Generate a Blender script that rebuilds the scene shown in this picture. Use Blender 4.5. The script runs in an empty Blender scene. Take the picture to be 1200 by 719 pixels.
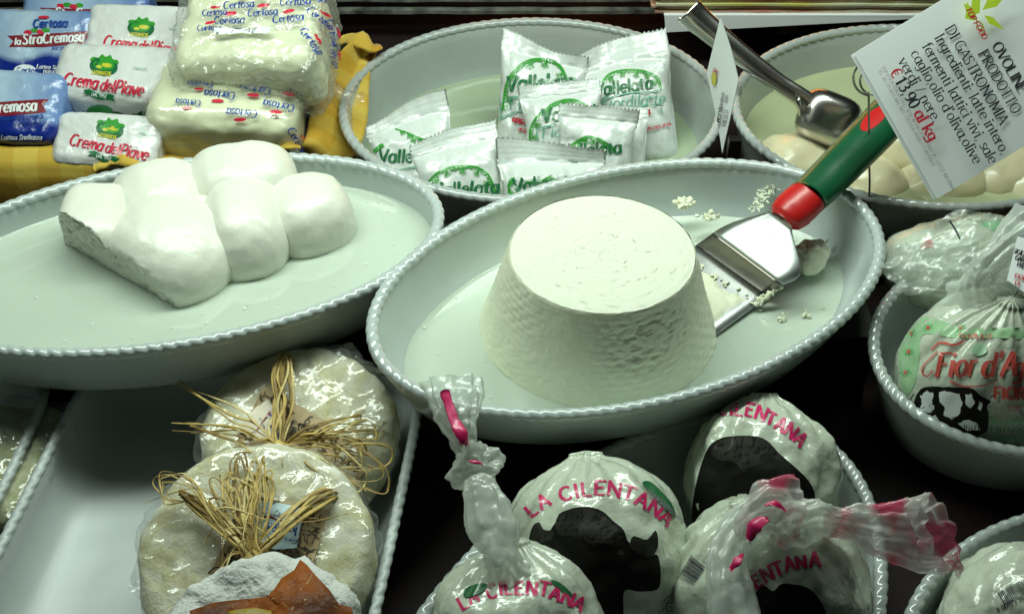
import bpy, bmesh, math, random
import numpy as np
from mathutils import Vector, Matrix, Euler, noise
from mathutils.bvhtree import BVHTree
from mathutils.geometry import delaunay_2d_cdt
R = math.radians
scene = bpy.context.scene
col = scene.collection
random.seed(7)
# ------------------------------------------------------------------ camera, world, lamps, exposure
CM = 0.01                      # everything below is authored in centimetres
PITCH, DIST, FPX = R(42), 90.0, 600 / math.tan(R(22.5))
CAM = Vector((0, -DIST * math.cos(PITCH), 8 + DIST * math.sin(PITCH)))
CF = Vector((0, math.cos(PITCH), -math.sin(PITCH)))
CR = Vector((1, 0, 0)); CU = CR.cross(CF)
cd = bpy.data.cameras.new('camera'); cam = bpy.data.objects.new('camera', cd); col.objects.link(cam)
cd.angle = R(45); cd.clip_start = 0.02; cd.clip_end = 50
cam.location = CAM * CM; cam.rotation_euler = (R(90) - PITCH, 0, 0)
scene.camera = cam
w = bpy.data.worlds.new('World'); scene.world = w; w.use_nodes = True
w.node_tree.nodes['Background'].inputs[0].default_value = (0.55, 0.8, 0.75, 1)
w.node_tree.nodes['Background'].inputs[1].default_value = 0.008


def lamp(name, loc, size, sy, power, color, target):
    l = bpy.data.lights.new(name, 'AREA'); l.shape = 'RECTANGLE'; l.size = size * CM; l.size_y = sy * CM
    l.energy = power; l.color = color
    o = bpy.data.objects.new(name, l); col.objects.link(o); o.location = Vector(loc) * CM
    o.rotation_euler = (Vector(target) - Vector(loc)).to_track_quat('-Z', 'Y').to_euler()
    return o


lamp('case_tube_light', (-4, 19, 62), 95, 12, 6.6, (0.86, 1.0, 0.88), (0, 4, 5))
lamp('aisle_light', (-40, -60, 150), 110, 80, 0.16, (0.80, 1.0, 0.92), (0, 0, 5))
lamp('warm_spot_light', (20, 64, 15), 50, 2, 0.35, (1.0, 0.36, 0.07), (24, 24, 14))
scene.view_settings.view_transform = 'Standard'; scene.view_settings.look = 'None'
scene.view_settings.exposure = 0.0; scene.view_settings.gamma = 1.0
scene.render.engine = 'CYCLES'
scene.cycles.use_denoising = True
scene.cycles.max_bounces = 10; scene.cycles.transparent_max_bounces = 16
scene.cycles.caustics_reflective = False; scene.cycles.caustics_refractive = False


# ------------------------------------------------------------------ helpers
def at(x, y, z):
    """world point (cm) at height z seen at photo pixel x, y"""
    d = CF * FPX + CR * (x - 600) + CU * (359.5 - y)
    return CAM + d * ((z - CAM.z) / d.z)


def ray(x, y):
    return (CF * FPX + CR * (x - 600) + CU * (359.5 - y)).normalized()


WM = {}   # world matrix (cm) of every object made


def reg(o, parent, loc, rot):
    m = Matrix.Translation(Vector(loc)) @ (rot if isinstance(rot, Matrix) else Euler(rot).to_matrix().to_4x4())
    o.matrix_basis = Matrix.Translation(Vector(loc) * CM) @ (rot if isinstance(rot, Matrix) else Euler(rot).to_matrix().to_4x4())
    if parent:
        o.parent = parent; WM[o.name] = WM[parent.name] @ m
    else:
        WM[o.name] = m
    return o


def tag(o, label=None, cat=None, group=None, kind=None):
    if label: o['label'] = label
    if cat: o['category'] = cat
    if group: o['group'] = group
    if kind: o['kind'] = kind
    return o


def empty(name, loc=(0, 0, 0), rot=(0, 0, 0), parent=None):
    o = bpy.data.objects.new(name, None); col.objects.link(o); o.empty_display_size = .01
    return reg(o, parent, loc, rot)


def mesh(name, V, F, mat, parent=None, loc=(0, 0, 0), rot=(0, 0, 0), smooth=True, world=False):
    """world=True: vertices are world cm and get moved into the parent's space"""
    if world and parent is not None:
        inv = WM[parent.name].inverted(); V = [inv @ Vector(v) for v in V]
    me = bpy.data.meshes.new(name)
    me.from_pydata([(v[0] * CM, v[1] * CM, v[2] * CM) for v in V], [], F)
    me.validate()
    for m in (mat if isinstance(mat, (list, tuple)) else [mat]): me.materials.append(m)
    if smooth: me.shade_smooth()
    me.update()
    o = bpy.data.objects.new(name, me); col.objects.link(o)
    return reg(o, parent, loc, rot)


def N3(p, s, seed=0.0):
    return noise.noise(Vector((p[0] * s + seed, p[1] * s - seed, p[2] * s + seed * .5)))


def fbm(p, s, seed=0.0, oct=3):
    a, t = 1.0, 0.0
    for i in range(oct):
        t += a * N3(p, s, seed + i * 11.3); a *= .5; s *= 2.1
    return t


def grid_faces(nu, nv, closeu=False, closev=False, off=0):
    F = []
    for i in range(nu if closeu else nu - 1):
        for j in range(nv if closev else nv - 1):
            a = off + i * nv + j; b = off + ((i + 1) % nu) * nv + j
            c = off + ((i + 1) % nu) * nv + (j + 1) % nv; d = off + i * nv + (j + 1) % nv
            F.append((a, b, c, d))
    return F


def catmull(P, n=8, closed=False):
    P = [Vector(p) for p in P]; out = []; m = len(P)
    for i in range(m if closed else m - 1):
        p0 = P[(i - 1) % m] if closed or i > 0 else P[0] * 2 - P[1]
        p1, p2 = P[i], P[(i + 1) % m]
        p3 = P[(i + 2) % m] if closed or i + 2 < m else P[-1] * 2 - P[-2]
        for k in range(n):
            t = k / n
            out.append(.5 * ((2 * p1) + (p2 - p0) * t + (2 * p0 - 5 * p1 + 4 * p2 - p3) * t * t + (3 * p1 - p0 - 3 * p2 + p3) * t ** 3))
    if not closed: out.append(P[-1].copy())
    return out


def lerpl(L, t):
    t = max(0, min(1, t)) * (len(L) - 1); i = min(int(t), len(L) - 2); f = t - i
    return L[i] * (1 - f) + L[i + 1] * f


def sweep(P, rads, seg=10, flat=1.0, up=Vector((0, 0, 1)), crump=0, seed=0, n=6, cap=True, pleat=0, pn=7, flats=None, twist=2.2):
    """tube along smoothed points with given radii; flat squashes across 'up'"""
    C = catmull(P, n); V = []; m = len(C)
    for i, c in enumerate(C):
        t = (C[min(i + 1, m - 1)] - C[max(i - 1, 0)]).normalized()
        x = t.cross(up); x = x.normalized() if x.length > 1e-4 else Vector((1, 0, 0)); y = x.cross(t).normalized()
        r = lerpl(rads, i / (m - 1)); fl = lerpl(flats, i / (m - 1)) if flats else flat
        for k in range(seg):
            a = 2 * math.pi * k / seg
            q = c + (x * math.cos(a) + y * math.sin(a) * fl) * r * (1 + pleat * math.sin(pn * a + seed + twist * i / m + .8 * math.sin(2 * a + seed)))
            if crump: q = q + (x * math.cos(a) + y * math.sin(a)) * crump * fbm(q, .9, seed)
            V.append(q)
    F = grid_faces(m, seg, False, True)
    if cap:
        F.append(tuple(range(seg))[::-1]); F.append(tuple((m - 1) * seg + k for k in range(seg)))
    return V, F


def cube_sphere(n):
    """unit cube surface grid, merged"""
    idx = {}; V = []; F = []
    def vi(p):
        k = tuple(round(c * 1000) for c in p)
        if k not in idx: idx[k] = len(V); V.append(Vector(p))
        return idx[k]
    for ax in range(3):
        for s in (-1, 1):
            for i in range(n):
                for j in range(n):
                    q = []
                    for a, b in ((i, j), (i + 1, j), (i + 1, j + 1), (i, j + 1)):
                        p = [0, 0, 0]; p[ax] = s; p[(ax + 1) % 3] = -1 + 2 * a / n; p[(ax + 2) % 3] = -1 + 2 * b / n
                        q.append(vi(p))
                    F.append(tuple(q if s > 0 else q[::-1]))
    return V, F


def rblock(L, W, H, r, n=26, bulge=0.0, wr=0.0, ws=.5, seed=0):
    V, F = cube_sphere(n); out = []
    hx, hy, hz = L / 2, W / 2, H / 2
    for p in V:
        q = Vector((p.x * hx, p.y * hy, p.z * hz))
        c = Vector((max(-hx + r, min(hx - r, q.x)), max(-hy + r, min(hy - r, q.y)), max(-hz + r, min(hz - r, q.z))))
        d = q - c
        if d.length > 1e-6:
            # map cube shell onto round edge
            q = c + d.normalized() * r
        q.z += bulge * math.copysign(1, p.z) * (1 - p.x ** 2) * (1 - p.y ** 2) * (abs(p.z) > .2)
        q.y += bulge * .6 * p.y * (1 - p.x ** 2) * (1 - p.z ** 2)
        q.x += bulge * .4 * p.x * (1 - p.y ** 2) * (1 - p.z ** 2)
        if wr:
            nn = d.normalized() if d.length > 1e-6 else Vector((0, 0, 1))
            f = wr * (fbm(q, ws, seed) + .5 * abs(N3((q.x, q.y * 2.3, q.z), ws * 2.2, seed + 5)))
            q = q + nn * f
        out.append(q)
    return out, F


def blob(c, rad, rot=(0, 0, 0), n=14, p=2.3, wr=.0, ws=.5, seed=0):
    V, F = cube_sphere(n); out = []
    M = Euler(rot).to_matrix()
    for v in V:
        u = v.normalized(); k = (abs(u.x) ** p + abs(u.y) ** p + abs(u.z) ** p) ** (-1 / p)
        q = Vector((u.x * k * rad[0], u.y * k * rad[1], u.z * k * rad[2]))
        q = q + u * wr * fbm(q, ws, seed)
        out.append(M @ q + Vector(c))
    return out, F


def join(*parts):
    V = []; F = []
    for v, f in parts:
        o = len(V); V += list(v); F += [tuple(i + o for i in q) for q in f]
    return V, F


# ------------------------------------------------------------------ materials
def mat(name, color, rough=.5, metal=0, coat=0, sss=0, sssr=.5, bump=None, trans=0, var=None, spec=.5, ior=None, alpha=1, sheen=0, coatr=.05):
    """bump / var: (noise scale per cm, strength or amount[, detail]); colours are base colours"""
    m = bpy.data.materials.new(name); m.use_nodes = True; nt = m.node_tree; b = nt.nodes['Principled BSDF']
    I = b.inputs
    I['Base Color'].default_value = (*color, 1); I['Roughness'].default_value = rough; I['Metallic'].default_value = metal
    I['Coat Weight'].default_value = coat; I['Coat Roughness'].default_value = coatr; I['Specular IOR Level'].default_value = spec
    if ior: I['IOR'].default_value = ior
    if sss:
        I['Subsurface Weight'].default_value = sss; I['Subsurface Radius'].default_value = (1, .8, .55); I['Subsurface Scale'].default_value = sssr * CM
    I['Transmission Weight'].default_value = trans; I['Alpha'].default_value = alpha; I['Sheen Weight'].default_value = sheen
    tc = nt.nodes.new('ShaderNodeTexCoord')
    if bump:
        bumps = bump if isinstance(bump, list) else [bump]; prev = None
        for bb in bumps:
            n = nt.nodes.new('ShaderNodeTexNoise'); n.inputs['Scale'].default_value = bb[0] * 100; n.inputs['Detail'].default_value = bb[2] if len(bb) > 2 else 3
            nt.links.new(tc.outputs['Object'], n.inputs['Vector'])
            k = nt.nodes.new('ShaderNodeBump'); k.inputs['Strength'].default_value = 1; k.inputs['Distance'].default_value = bb[1] * CM
            nt.links.new(n.outputs['Fac'], k.inputs['Height'])
            if prev: nt.links.new(prev.outputs[0], k.inputs['Normal'])
            prev = k
        nt.links.new(prev.outputs[0], I['Normal'])
        if coat: nt.links.new(prev.outputs[0], I['Coat Normal'])
    if var:
        n = nt.nodes.new('ShaderNodeTexNoise'); n.inputs['Scale'].default_value = var[0] * 100; n.inputs['Detail'].default_value = 4
        nt.links.new(tc.outputs['Object'], n.inputs['Vector'])
        r = nt.nodes.new('ShaderNodeValToRGB'); r.color_ramp.elements[0].position = .3; r.color_ramp.elements[1].position = .7
        c2 = var[2] if len(var) > 2 else tuple(c * (1 - var[1]) for c in color)
        r.color_ramp.elements[0].color = (*c2, 1); r.color_ramp.elements[1].color = (*color, 1)
        nt.links.new(n.outputs['Fac'], r.inputs[0]); nt.links.new(r.outputs[0], I['Base Color'])
    return m


def film(name, tint=(1, 1, 1), body=.12, rough=.08, bump=None, bodycol=(.85, .9, .85), gloss=.05):
    """thin clear or milky plastic: mostly see-through, glossy, some milky scatter"""
    m = bpy.data.materials.new(name); m.use_nodes = True; nt = m.node_tree
    for n in list(nt.nodes): nt.nodes.remove(n)
    out = nt.nodes.new('ShaderNodeOutputMaterial')
    tr = nt.nodes.new('ShaderNodeBsdfTransparent'); tr.inputs[0].default_value = (*tint, 1)
    di = nt.nodes.new('ShaderNodeBsdfDiffuse'); di.inputs[0].default_value = (*bodycol, 1)
    tl = nt.nodes.new('ShaderNodeBsdfTranslucent'); tl.inputs[0].default_value = (*bodycol, 1)
    gl = nt.nodes.new('ShaderNodeBsdfGlossy'); gl.inputs['Roughness'].default_value = rough
    m0 = nt.nodes.new('ShaderNodeMixShader'); m0.inputs[0].default_value = .45
    m1 = nt.nodes.new('ShaderNodeMixShader'); m1.inputs[0].default_value = body
    m2 = nt.nodes.new('ShaderNodeMixShader')
    fr = nt.nodes.new('ShaderNodeLayerWeight'); fr.inputs[0].default_value = .5
    pw = nt.nodes.new('ShaderNodeMath'); pw.operation = 'POWER'; pw.inputs[1].default_value = 3.5; nt.links.new(fr.outputs['Facing'], pw.inputs[0])
    ad = nt.nodes.new('ShaderNodeMath'); ad.operation = 'MULTIPLY_ADD'; ad.inputs[1].default_value = .30; ad.inputs[2].default_value = gloss
    nt.links.new(di.outputs[0], m0.inputs[1]); nt.links.new(tl.outputs[0], m0.inputs[2])
    nt.links.new(tr.outputs[0], m1.inputs[1]); nt.links.new(m0.outputs[0], m1.inputs[2])
    nt.links.new(m1.outputs[0], m2.inputs[1]); nt.links.new(gl.outputs[0], m2.inputs[2])
    nt.links.new(pw.outputs[0], ad.inputs[0]); nt.links.new(ad.outputs[0], m2.inputs[0]); nt.links.new(m2.outputs[0], out.inputs[0])
    if bump:
        tc = nt.nodes.new('ShaderNodeTexCoord'); prev = None
        for s, d in [(q[0], q[1] * .42) for q in bump]:
            n = nt.nodes.new('ShaderNodeTexNoise'); n.inputs['Scale'].default_value = s * 100; n.inputs['Detail'].default_value = 2
            n.inputs['Distortion'].default_value = .8
            nt.links.new(tc.outputs['Object'], n.inputs['Vector'])
            k = nt.nodes.new('ShaderNodeBump'); k.inputs['Distance'].default_value = d * CM
            nt.links.new(n.outputs['Fac'], k.inputs['Height'])
            if prev: nt.links.new(prev.outputs[0], k.inputs['Normal'])
            prev = k
        for x in (gl, fr): nt.links.new(prev.outputs[0], x.inputs['Normal'])
    return m


M_porc = mat('glazed_porcelain', (.48, .54, .53), .2, coat=.55, coatr=.11, bump=(.35, .03, 1), var=(.2, .08))
M_porcd = mat('glazed_porcelain_old', (.41, .455, .44), .2, coat=.5, bump=(.35, .04, 1), var=(.25, .12))
M_porct = mat('glazed_tray_porcelain', (.47, .52, .51), .38, coat=.12, coatr=.25, bump=(.35, .03, 1), var=(.2, .10))
M_whey = mat('whey_liquid', (.66, .75, .64), .05, sss=.3, sssr=.8, bump=[(.25, .01, 1), (1.5, .002, 1)], coat=.4, var=(.10, .12), alpha=.80)
M_whey_y = mat('whey_yellow', (.50, .55, .33), .08, bump=(.3, .02, 1), coat=.3, var=(.15, .2))
M_whey_g = mat('whey_green', (.36, .44, .30), .08, bump=(.3, .02, 1), coat=.3, var=(.1, .18))
M_mozz = mat('mozzarella', (.72, .735, .64), .42, sss=.3, sssr=.25, coat=.14, bump=[(.8, .06, 4), (5, .012, 3)], coatr=.14, var=(.3, .05))
M_mozz_cut = mat('mozzarella_torn', (.84, .88, .80), .4, sss=.5, sssr=.6, bump=[(1.6, .12, 4), (9, .02, 2)])
M_ric = mat('ricotta', (.78, .81, .62), .5, sss=.18, sssr=.16, bump=[(2.2, .03, 4), (9, .012, 3)], coat=.08, coatr=.3, var=(.5, .04))
M_rictop = mat('ricotta_top', (.70, .735, .60), .55, sss=.15, sssr=.12, bump=[(7, .014, 4), (1.2, .03, 2)], var=(3.5, .06))
M_ovo = mat('ovoline_cheese', (.72, .66, .44), .3, sss=.4, sssr=.6, coat=.2, bump=[(1, .05, 3)], coatr=.2, var=(.3, .12))
M_steel = mat('polished_steel', (.62, .60, .56), .24, 1, bump=(3, .004, 2))
M_blade = mat('brushed_steel', (.50, .53, .52), .42, 1, bump=(5, .006, 2), var=(.6, .25))
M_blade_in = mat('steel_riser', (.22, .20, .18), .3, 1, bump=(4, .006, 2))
M_green = mat('green_handle_plastic', (.006, .085, .035), .30, coat=.2, bump=(9, .006, 2))
M_red = mat('red_handle_plastic', (.50, .012, .012), .34, coat=.15, bump=(9, .006, 2))
M_floor = mat('dark_red_cloth', (.018, .0012, .002), .8, bump=(5, .05, 2), var=(.12, .8))
M_riser = mat('black_plinth', (.006, .006, .006), .5)
M_rail = mat('grey_rail_metal', (.42, .44, .38), .45, .5, bump=(1.5, .05, 4), var=(.5, .85))
M_black = mat('black_plastic', (.01, .01, .01), .35)
M_card = mat('white_card', (.80, .84, .84), .5)
M_wire = mat('wire_metal', (.35, .34, .32), .3, 1)
M_ink = mat('black_ink', (.02, .02, .03), .5)
M_inkred = mat('red_ink', (.55, .02, .05), .5)
M_inkgrey = mat('grey_ink', (.16, .17, .18), .5)
M_lime = mat('lime_ink', (.50, .68, .04), .5)
M_olive = mat('olive_ink', (.40, .42, .03), .5)
M_wrapw = mat('white_wrap_paper', (.68, .70, .68), .24, coat=.5, bump=[(.45, .16, 4), (1.6, .06, 4), (5, .015, 2)], coatr=.12)
M_pgreen = mat('print_green', (.035, .30, .03), .35, coat=.3)
M_dgreen = mat('print_dark_green', (.01, .13, .04), .35, coat=.3)
M_outl = mat('print_outline_green', (.10, .36, .24), .4)
M_pred = mat('print_red', (.58, .015, .05), .35, coat=.3)
M_dred = mat('print_dark_red', (.20, .008, .015), .35, coat=.3)
M_pblue = mat('print_blue', (.01, .055, .30), .35, coat=.3)
M_pyel = mat('print_yellow', (.60, .55, .04), .4, coat=.2)
M_white = mat('print_white', (.75, .80, .80), .35, coat=.3)
M_magenta = mat('print_magenta', (.62, .012, .13), .4, coat=.3)
M_buf = mat('print_black_brown', (.008, .0075, .006), .6, coat=.05, spec=.10, bump=(1.2, .06, 3))
M_bufg = mat('print_grey_fur', (.030, .028, .022), .55, coat=.06, spec=.15, bump=(2, .012, 4), var=(.5, .55))
M_pouch = mat('white_pouch_film', (.62, .66, .63), .30, coat=.35, sss=.15, sssr=.2, bump=[(.7, .12, 4), (3.2, .02, 3)], coatr=.15)
M_cert = mat('certosa_cheese', (.76, .78, .55), .35, sss=.3, sssr=.4, bump=[(.8, .05, 3)], coat=.2, coatr=.2, var=(.6, .08))
M_film = film('clear_film', body=.10, rough=.07, bump=[(.55, .30), (2.2, .07)])
M_film2 = film('clear_film_soft', body=.05, rough=.09, bump=[(.35, .25), (1.6, .05)])
M_crump = film('crumpled_film', body=.16, rough=.10, bump=[(.8, .25), (2.4, .08)])
M_bagf = film('milky_bag_film', body=.38, rough=.16, bump=[(.6, .25), (2.5, .05)], bodycol=(.72, .80, .74))
M_bagbody = mat('bag_milky', (.60, .66, .54), .22, sss=.2, sssr=.4, coat=.6, bump=[(.4, .22, 4), (1.3, .08, 4), (4, .015, 2)], coatr=.1, var=(.25, .12))
M_bagin = mat('mozzarella_in_bag', (.66, .74, .62), .3, sss=.3, sssr=.6, coat=.3, bump=(.5, .08, 3))
M_rind = mat('bloomy_rind', (.80, .79, .68), .7, bump=[(1.0, .22, 4), (6, .04, 3)], var=(.7, .4, (.54, .49, .24)))
M_rindw = mat('white_rind', (.64, .66, .62), .8, bump=[(.9, .55, 6), (5, .06, 3)])
M_raf2 = mat('raffia_pale', (.82, .66, .28), .55, bump=(6, .03, 2), var=(1.2, .4)); M_raf3 = mat('raffia_brown', (.36, .23, .06), .65, bump=(6, .03, 2), var=(1.4, .5))
M_raf = mat('raffia', (.68, .49, .14), .6, bump=(6, .03, 2), var=(1.4, .45))
M_kraft = mat('printed_kraft', (.46, .34, .18), .6, var=(1.5, .15))
M_kraftink = mat('kraft_ink', (.05, .035, .015), .6)
M_cream = mat('cream_card', (.70, .64, .50), .5)
M_pale = mat('pale_blue_card', (.50, .66, .72), .5)
M_leaf = mat('dry_maple_leaf', (.34, .085, .003), .65, spec=.2, bump=[(1.1, .14, 4)], coat=.05, var=(.35, .7, (.07, .018, .002)))
M_leafv = mat('leaf_vein', (.42, .28, .05), .5)
M_yellf = mat('leaf_yellow', (.42, .30, .02), .5, var=(.5, .4))


def nodes_mix(nt, fac, c1, c2):
    n = nt.nodes.new('ShaderNodeMix'); n.data_type = 'RGBA'
    if isinstance(fac, float): n.inputs[0].default_value = fac
    else: nt.links.new(fac, n.inputs[0])
    for s, c in ((6, c1), (7, c2)):
        if isinstance(c, tuple): n.inputs[s].default_value = (*c, 1)
        else: nt.links.new(c, n.inputs[s])
    return n.outputs[2]


def math_n(nt, op, a, b=None, c=None):
    n = nt.nodes.new('ShaderNodeMath'); n.operation = op
    for i, x in enumerate((a, b, c)):
        if x is None: continue
        if isinstance(x, (int, float)): n.inputs[i].default_value = x
        else: nt.links.new(x, n.inputs[i])
    return n.outputs[0]


def gingham():
    m = mat('yellow_check_cloth', (.55, .36, .03), .75, bump=[(.5, .10, 3), (12, .02, 1)], sheen=.2)
    nt = m.node_tree; tc = nt.nodes.new('ShaderNodeUVMap'); sp = nt.nodes.new('ShaderNodeSeparateXYZ')
    nt.links.new(tc.outputs[0], sp.inputs[0])
    def stripe(o):
        f = math_n(nt, 'FRACT', math_n(nt, 'MULTIPLY', o, 1 / 6.5)); return math_n(nt, 'GREATER_THAN', f, .5)
    s = math_n(nt, 'ADD', math_n(nt, 'MULTIPLY', stripe(sp.outputs[0]), .5), math_n(nt, 'MULTIPLY', stripe(sp.outputs[1]), .5))
    nt.links.new(nodes_mix(nt, s, (.50, .29, .01), (.60, .43, .06)), nt.nodes['Principled BSDF'].inputs['Base Color'])
    return m


M_ging = gingham()


def blue_pack():
    """flat print: pale face, blue wave along the lower edge and sides"""
    m = mat('blue_wave_print', (.5, .6, .7), .28, coat=.45, bump=[(1.0, .08, 4), (5, .015, 2)], coatr=.12)
    nt = m.node_tree; tc = nt.nodes.new('ShaderNodeTexCoord'); sp = nt.nodes.new('ShaderNodeSeparateXYZ'); nt.links.new(tc.outputs['Object'], sp.inputs[0])
    x, y, z = sp.outputs
    wv = math_n(nt, 'MULTIPLY', math_n(nt, 'SINE', math_n(nt, 'MULTIPLY', x, 110)), .0035)
    d = math_n(nt, 'SUBTRACT', math_n(nt, 'SUBTRACT', y, wv), -.016)
    f1 = math_n(nt, 'MULTIPLY', d, 160); f1n = nt.nodes.new('ShaderNodeClamp'); nt.links.new(f1, f1n.inputs[0])
    top = nodes_mix(nt, math_n(nt, 'MULTIPLY', math_n(nt, 'ABSOLUTE', math_n(nt, 'ADD', x, .01)), 12.), (.42, .56, .68), (.015, .10, .42))
    base = nodes_mix(nt, f1n.outputs[0], (.004, .02, .22), top)
    nt.links.new(base, nt.nodes['Principled BSDF'].inputs['Base Color'])
    return m


M_bluepack = blue_pack()

# ------------------------------------------------------------------ lettering: pen strokes laid on surfaces
GL = {
'A': (7.2, "0,0 3.6,10 7.2,0;1.2,3.4 6,3.4"), 'B': (6.4, "0.6,0 0.6,10;c3,7.6,2.6,2.4,-90,90;0.6,10 3,10;0.6,5.2 3,5.2;c3,2.6,3,2.6,-90,90;0.6,0 3,0"),
'C': (7.6, "c4.2,5,3.9,5.1,45,315"), 'D': (8, "0.6,0 0.6,10;c3,5,4.5,5,-90,90;0.6,10 3,10;0.6,0 3,0"),
'E': (6.4, "0.6,0 0.6,10;0.6,10 6,10;0.6,5.2 5,5.2;0.6,0 6.2,0"), 'F': (6, "0.6,0 0.6,10;0.6,10 6,10;0.6,5.2 4.8,5.2"),
'G': (8.2, "c4.3,5,4,5.1,45,330;7.7,0.5 7.7,4.4;5,4.4 7.9,4.4"), 'H': (7.6, "0.6,0 0.6,10;7,0 7,10;0.6,5.2 7,5.2"),
'I': (2.6, "1.3,0 1.3,10"), 'L': (6, "0.6,10 0.6,0;0.6,0 5.8,0"), 'K': (7, "0.6,0 0.6,10;6.6,10 0.8,4.6;2.4,6 6.8,0"),
'M': (9, "0.6,0 0.6,10;0.6,10 4.5,1 8.4,10;8.4,10 8.4,0"), 'N': (7.8, "0.6,0 0.6,10 7.2,0 7.2,10"),
'O': (8.4, "c4.2,5,3.9,5.1,0,360"), 'P': (6.2, "0.6,0 0.6,10;c3,7.3,2.9,2.7,-90,90;0.6,10 3,10;0.6,4.6 3,4.6"),
'R': (7, "0.6,0 0.6,10;c3,7.4,2.8,2.6,-90,90;0.6,10 3,10;0.6,4.8 3,4.8;3,4.8 6.8,0"),
'S': (6, "~5.4,8.6 4,10 1.4,9.4 1,7.2 3,5.4 5,3.8 5.2,1.4 3.4,0 1.2,0.4 0.5,1.8"), 'T': (7, "3.5,0 3.5,10;0,10 7,10"),
'U': (7.4, "~0.7,10 0.7,3 2,0.3 5.2,0.3 6.6,3 6.6,10"), 'V': (7.2, "0,10 3.6,0 7.2,10"), 'Z': (6.4, "0.3,10 6,10 0.3,0 6.2,0"),
'a': (6.2, "c2.9,3.2,2.6,3.3,0,360;5.5,6.4 5.5,0.6 6.2,0"), 'b': (6, "0.7,10 0.7,0;c3.3,3.2,2.6,3.3,0,360"),
'c': (5.2, "c3,3.3,2.7,3.3,50,310"), 'd': (6.2, "5.5,10 5.5,0;c2.9,3.2,2.6,3.3,0,360"),
'e': (5.6, "c3,3.3,2.7,3.3,0,318;0.4,3.5 5.6,3.5"), 'f': (3.8, "~4.4,9.2 3.4,10 2,9 1.9,7;1.9,7.5 1.9,0;0,6.4 3.8,6.4"),
'g': (6, "c2.8,3.5,2.4,3,0,360;~5.2,6.4 5.3,0 4.6,-2.4 2.4,-3.2 0.6,-2.2"), 'h': (6.2, "0.8,10 0.8,0;~0.8,4.6 2.6,6.5 4.8,6 5.3,4 5.3,0"),
'i': (2.4, "1.2,6.4 1.2,0;1.2,8.7 1.2,9.6"), 'k': (6, "0.8,10 0.8,0;5.2,6.4 1,2.8;2.2,3.8 5.8,0"),
'l': (2.4, "1.2,10 1.2,0"), 'm': (9.2, "0.8,6.4 0.8,0;~0.8,4.6 2.2,6.5 4,6 4.5,4 4.5,0;~4.5,4.6 6,6.5 7.9,6 8.4,4 8.4,0"),
'n': (6.2, "0.8,6.4 0.8,0;~0.8,4.6 2.6,6.5 4.8,6 5.3,4 5.3,0"), 'o': (6, "c3,3.2,2.7,3.3,0,360"),
'p': (6.2, "0.8,6.4 0.8,-3.2;c3.3,3.2,2.6,3.3,0,360"), 'r': (4.4, "0.8,6.4 0.8,0;~0.8,4.2 2,6.2 4.2,6.2"),
's': (4.6, "~4.1,5.6 3,6.6 1.2,6.2 0.9,4.8 2.4,3.6 3.9,2.4 3.9,0.8 2.6,0 1.2,0.1 0.5,1.2"),
't': (3.8, "~1.7,8.6 1.7,2 2.2,0.4 3.8,0.4;0,6.4 3.6,6.4"), 'u': (6.2, "~0.8,6.4 0.8,2 2,0 3.8,0.2 5.3,2;5.3,6.4 5.3,0"),
'v': (5.6, "0.2,6.4 2.8,0 5.4,6.4"), 'z': (5.2, "0.3,6.4 4.8,6.4 0.3,0 5,0"),
'0': (6, "c3,5,2.6,5,0,360"), '1': (5, "1.2,8.4 3,10 3,0"), '3': (5.6, "~0.6,8.8 2.8,10 4.8,8.6 4.4,6.2 2.2,5.3;~2.2,5.3 5,4.6 5.2,1.8 3,0 0.5,1"),
'5': (5.6, "5,10 1.4,10 1,5.6;~1,5.6 3.2,6.4 5.2,4.6 5,1.6 2.6,0 0.5,0.8"), '2': (5.6, "~0.6,8 2,10 4.6,9.4 4.8,7 2.6,3.4 0.6,0;0.6,0 5.2,0"),
'4': (5.8, "4.4,0 4.4,10 0.3,3;0.3,3 5.6,3"), '6': (5.8, "c2.9,3,2.4,3,0,360;~4.6,9.6 1.6,7.6 0.5,3"),
'8': (5.6, "c2.8,2.7,2.4,2.7,0,360;c2.8,7.7,2,2.3,0,360"), 'x': (5.4, "0.3,6.4 5,0;5,6.4 0.3,0"), 'q': (6.2, "5.5,6.4 5.5,-3.2;c2.9,3.2,2.6,3.3,0,360"),
'Q': (8.4, "c4.2,5,3.9,5.1,0,360;5,2.4 8,-0.6"), 'j': (2.4, "~1.2,6.4 1.2,-1 0,-3;1.2,8.7 1.2,9.6"), 'y': (5.6, "0.2,6.4 2.8,0;5.4,6.4 1.4,-3.2"), 'w': (8, "0.2,6.4 2,0 4,6 6,0 7.8,6.4"),
'7': (5.6, "0.4,10 5.2,10 2,0"), '9': (5.8, "c2.9,7,2.4,3,0,360;~5.3,7 5,3 3.6,0.8 1.4,0"),
'€': (6.4, "c4,5,3,5,50,310;0,6 5,6;0,4 4.6,4"), ',': (2.4, "1.3,0.8 0.8,-1.6"), '.': (2.4, "1.2,0 1.2,0.9"),
':': (2.6, "1.2,0.2 1.2,1.1;1.2,5 1.2,5.9"), "'": (2, "1.2,10.4 0.8,8"), '/': (4, "0.2,0 3.8,10"), '-': (4, "0.4,3.6 3.4,3.6"), ' ': (3.2, ""),
}


def glyph(ch):
    wdt, s = GL[ch]; out = []
    for t in s.split(';'):
        if not t: continue
        if t[0] == 'c':
            cx, cy, rx, ry, a0, a1 = map(float, t[1:].split(',')); n = max(6, int(abs(a1 - a0) / 24))
            out.append(('c', [Vector((cx + rx * math.cos(R(a0 + (a1 - a0) * k / n)), cy + ry * math.sin(R(a0 + (a1 - a0) * k / n)))) for k in range(n + 1)]))
        else:
            sm = t[0] == '~'; pts = [Vector(tuple(map(float, p.split(',')))) for p in t.lstrip('~').split()]
            out.append(('s' if sm else 'l', catmull(pts, 4) if sm else pts))
    return wdt, out


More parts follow.
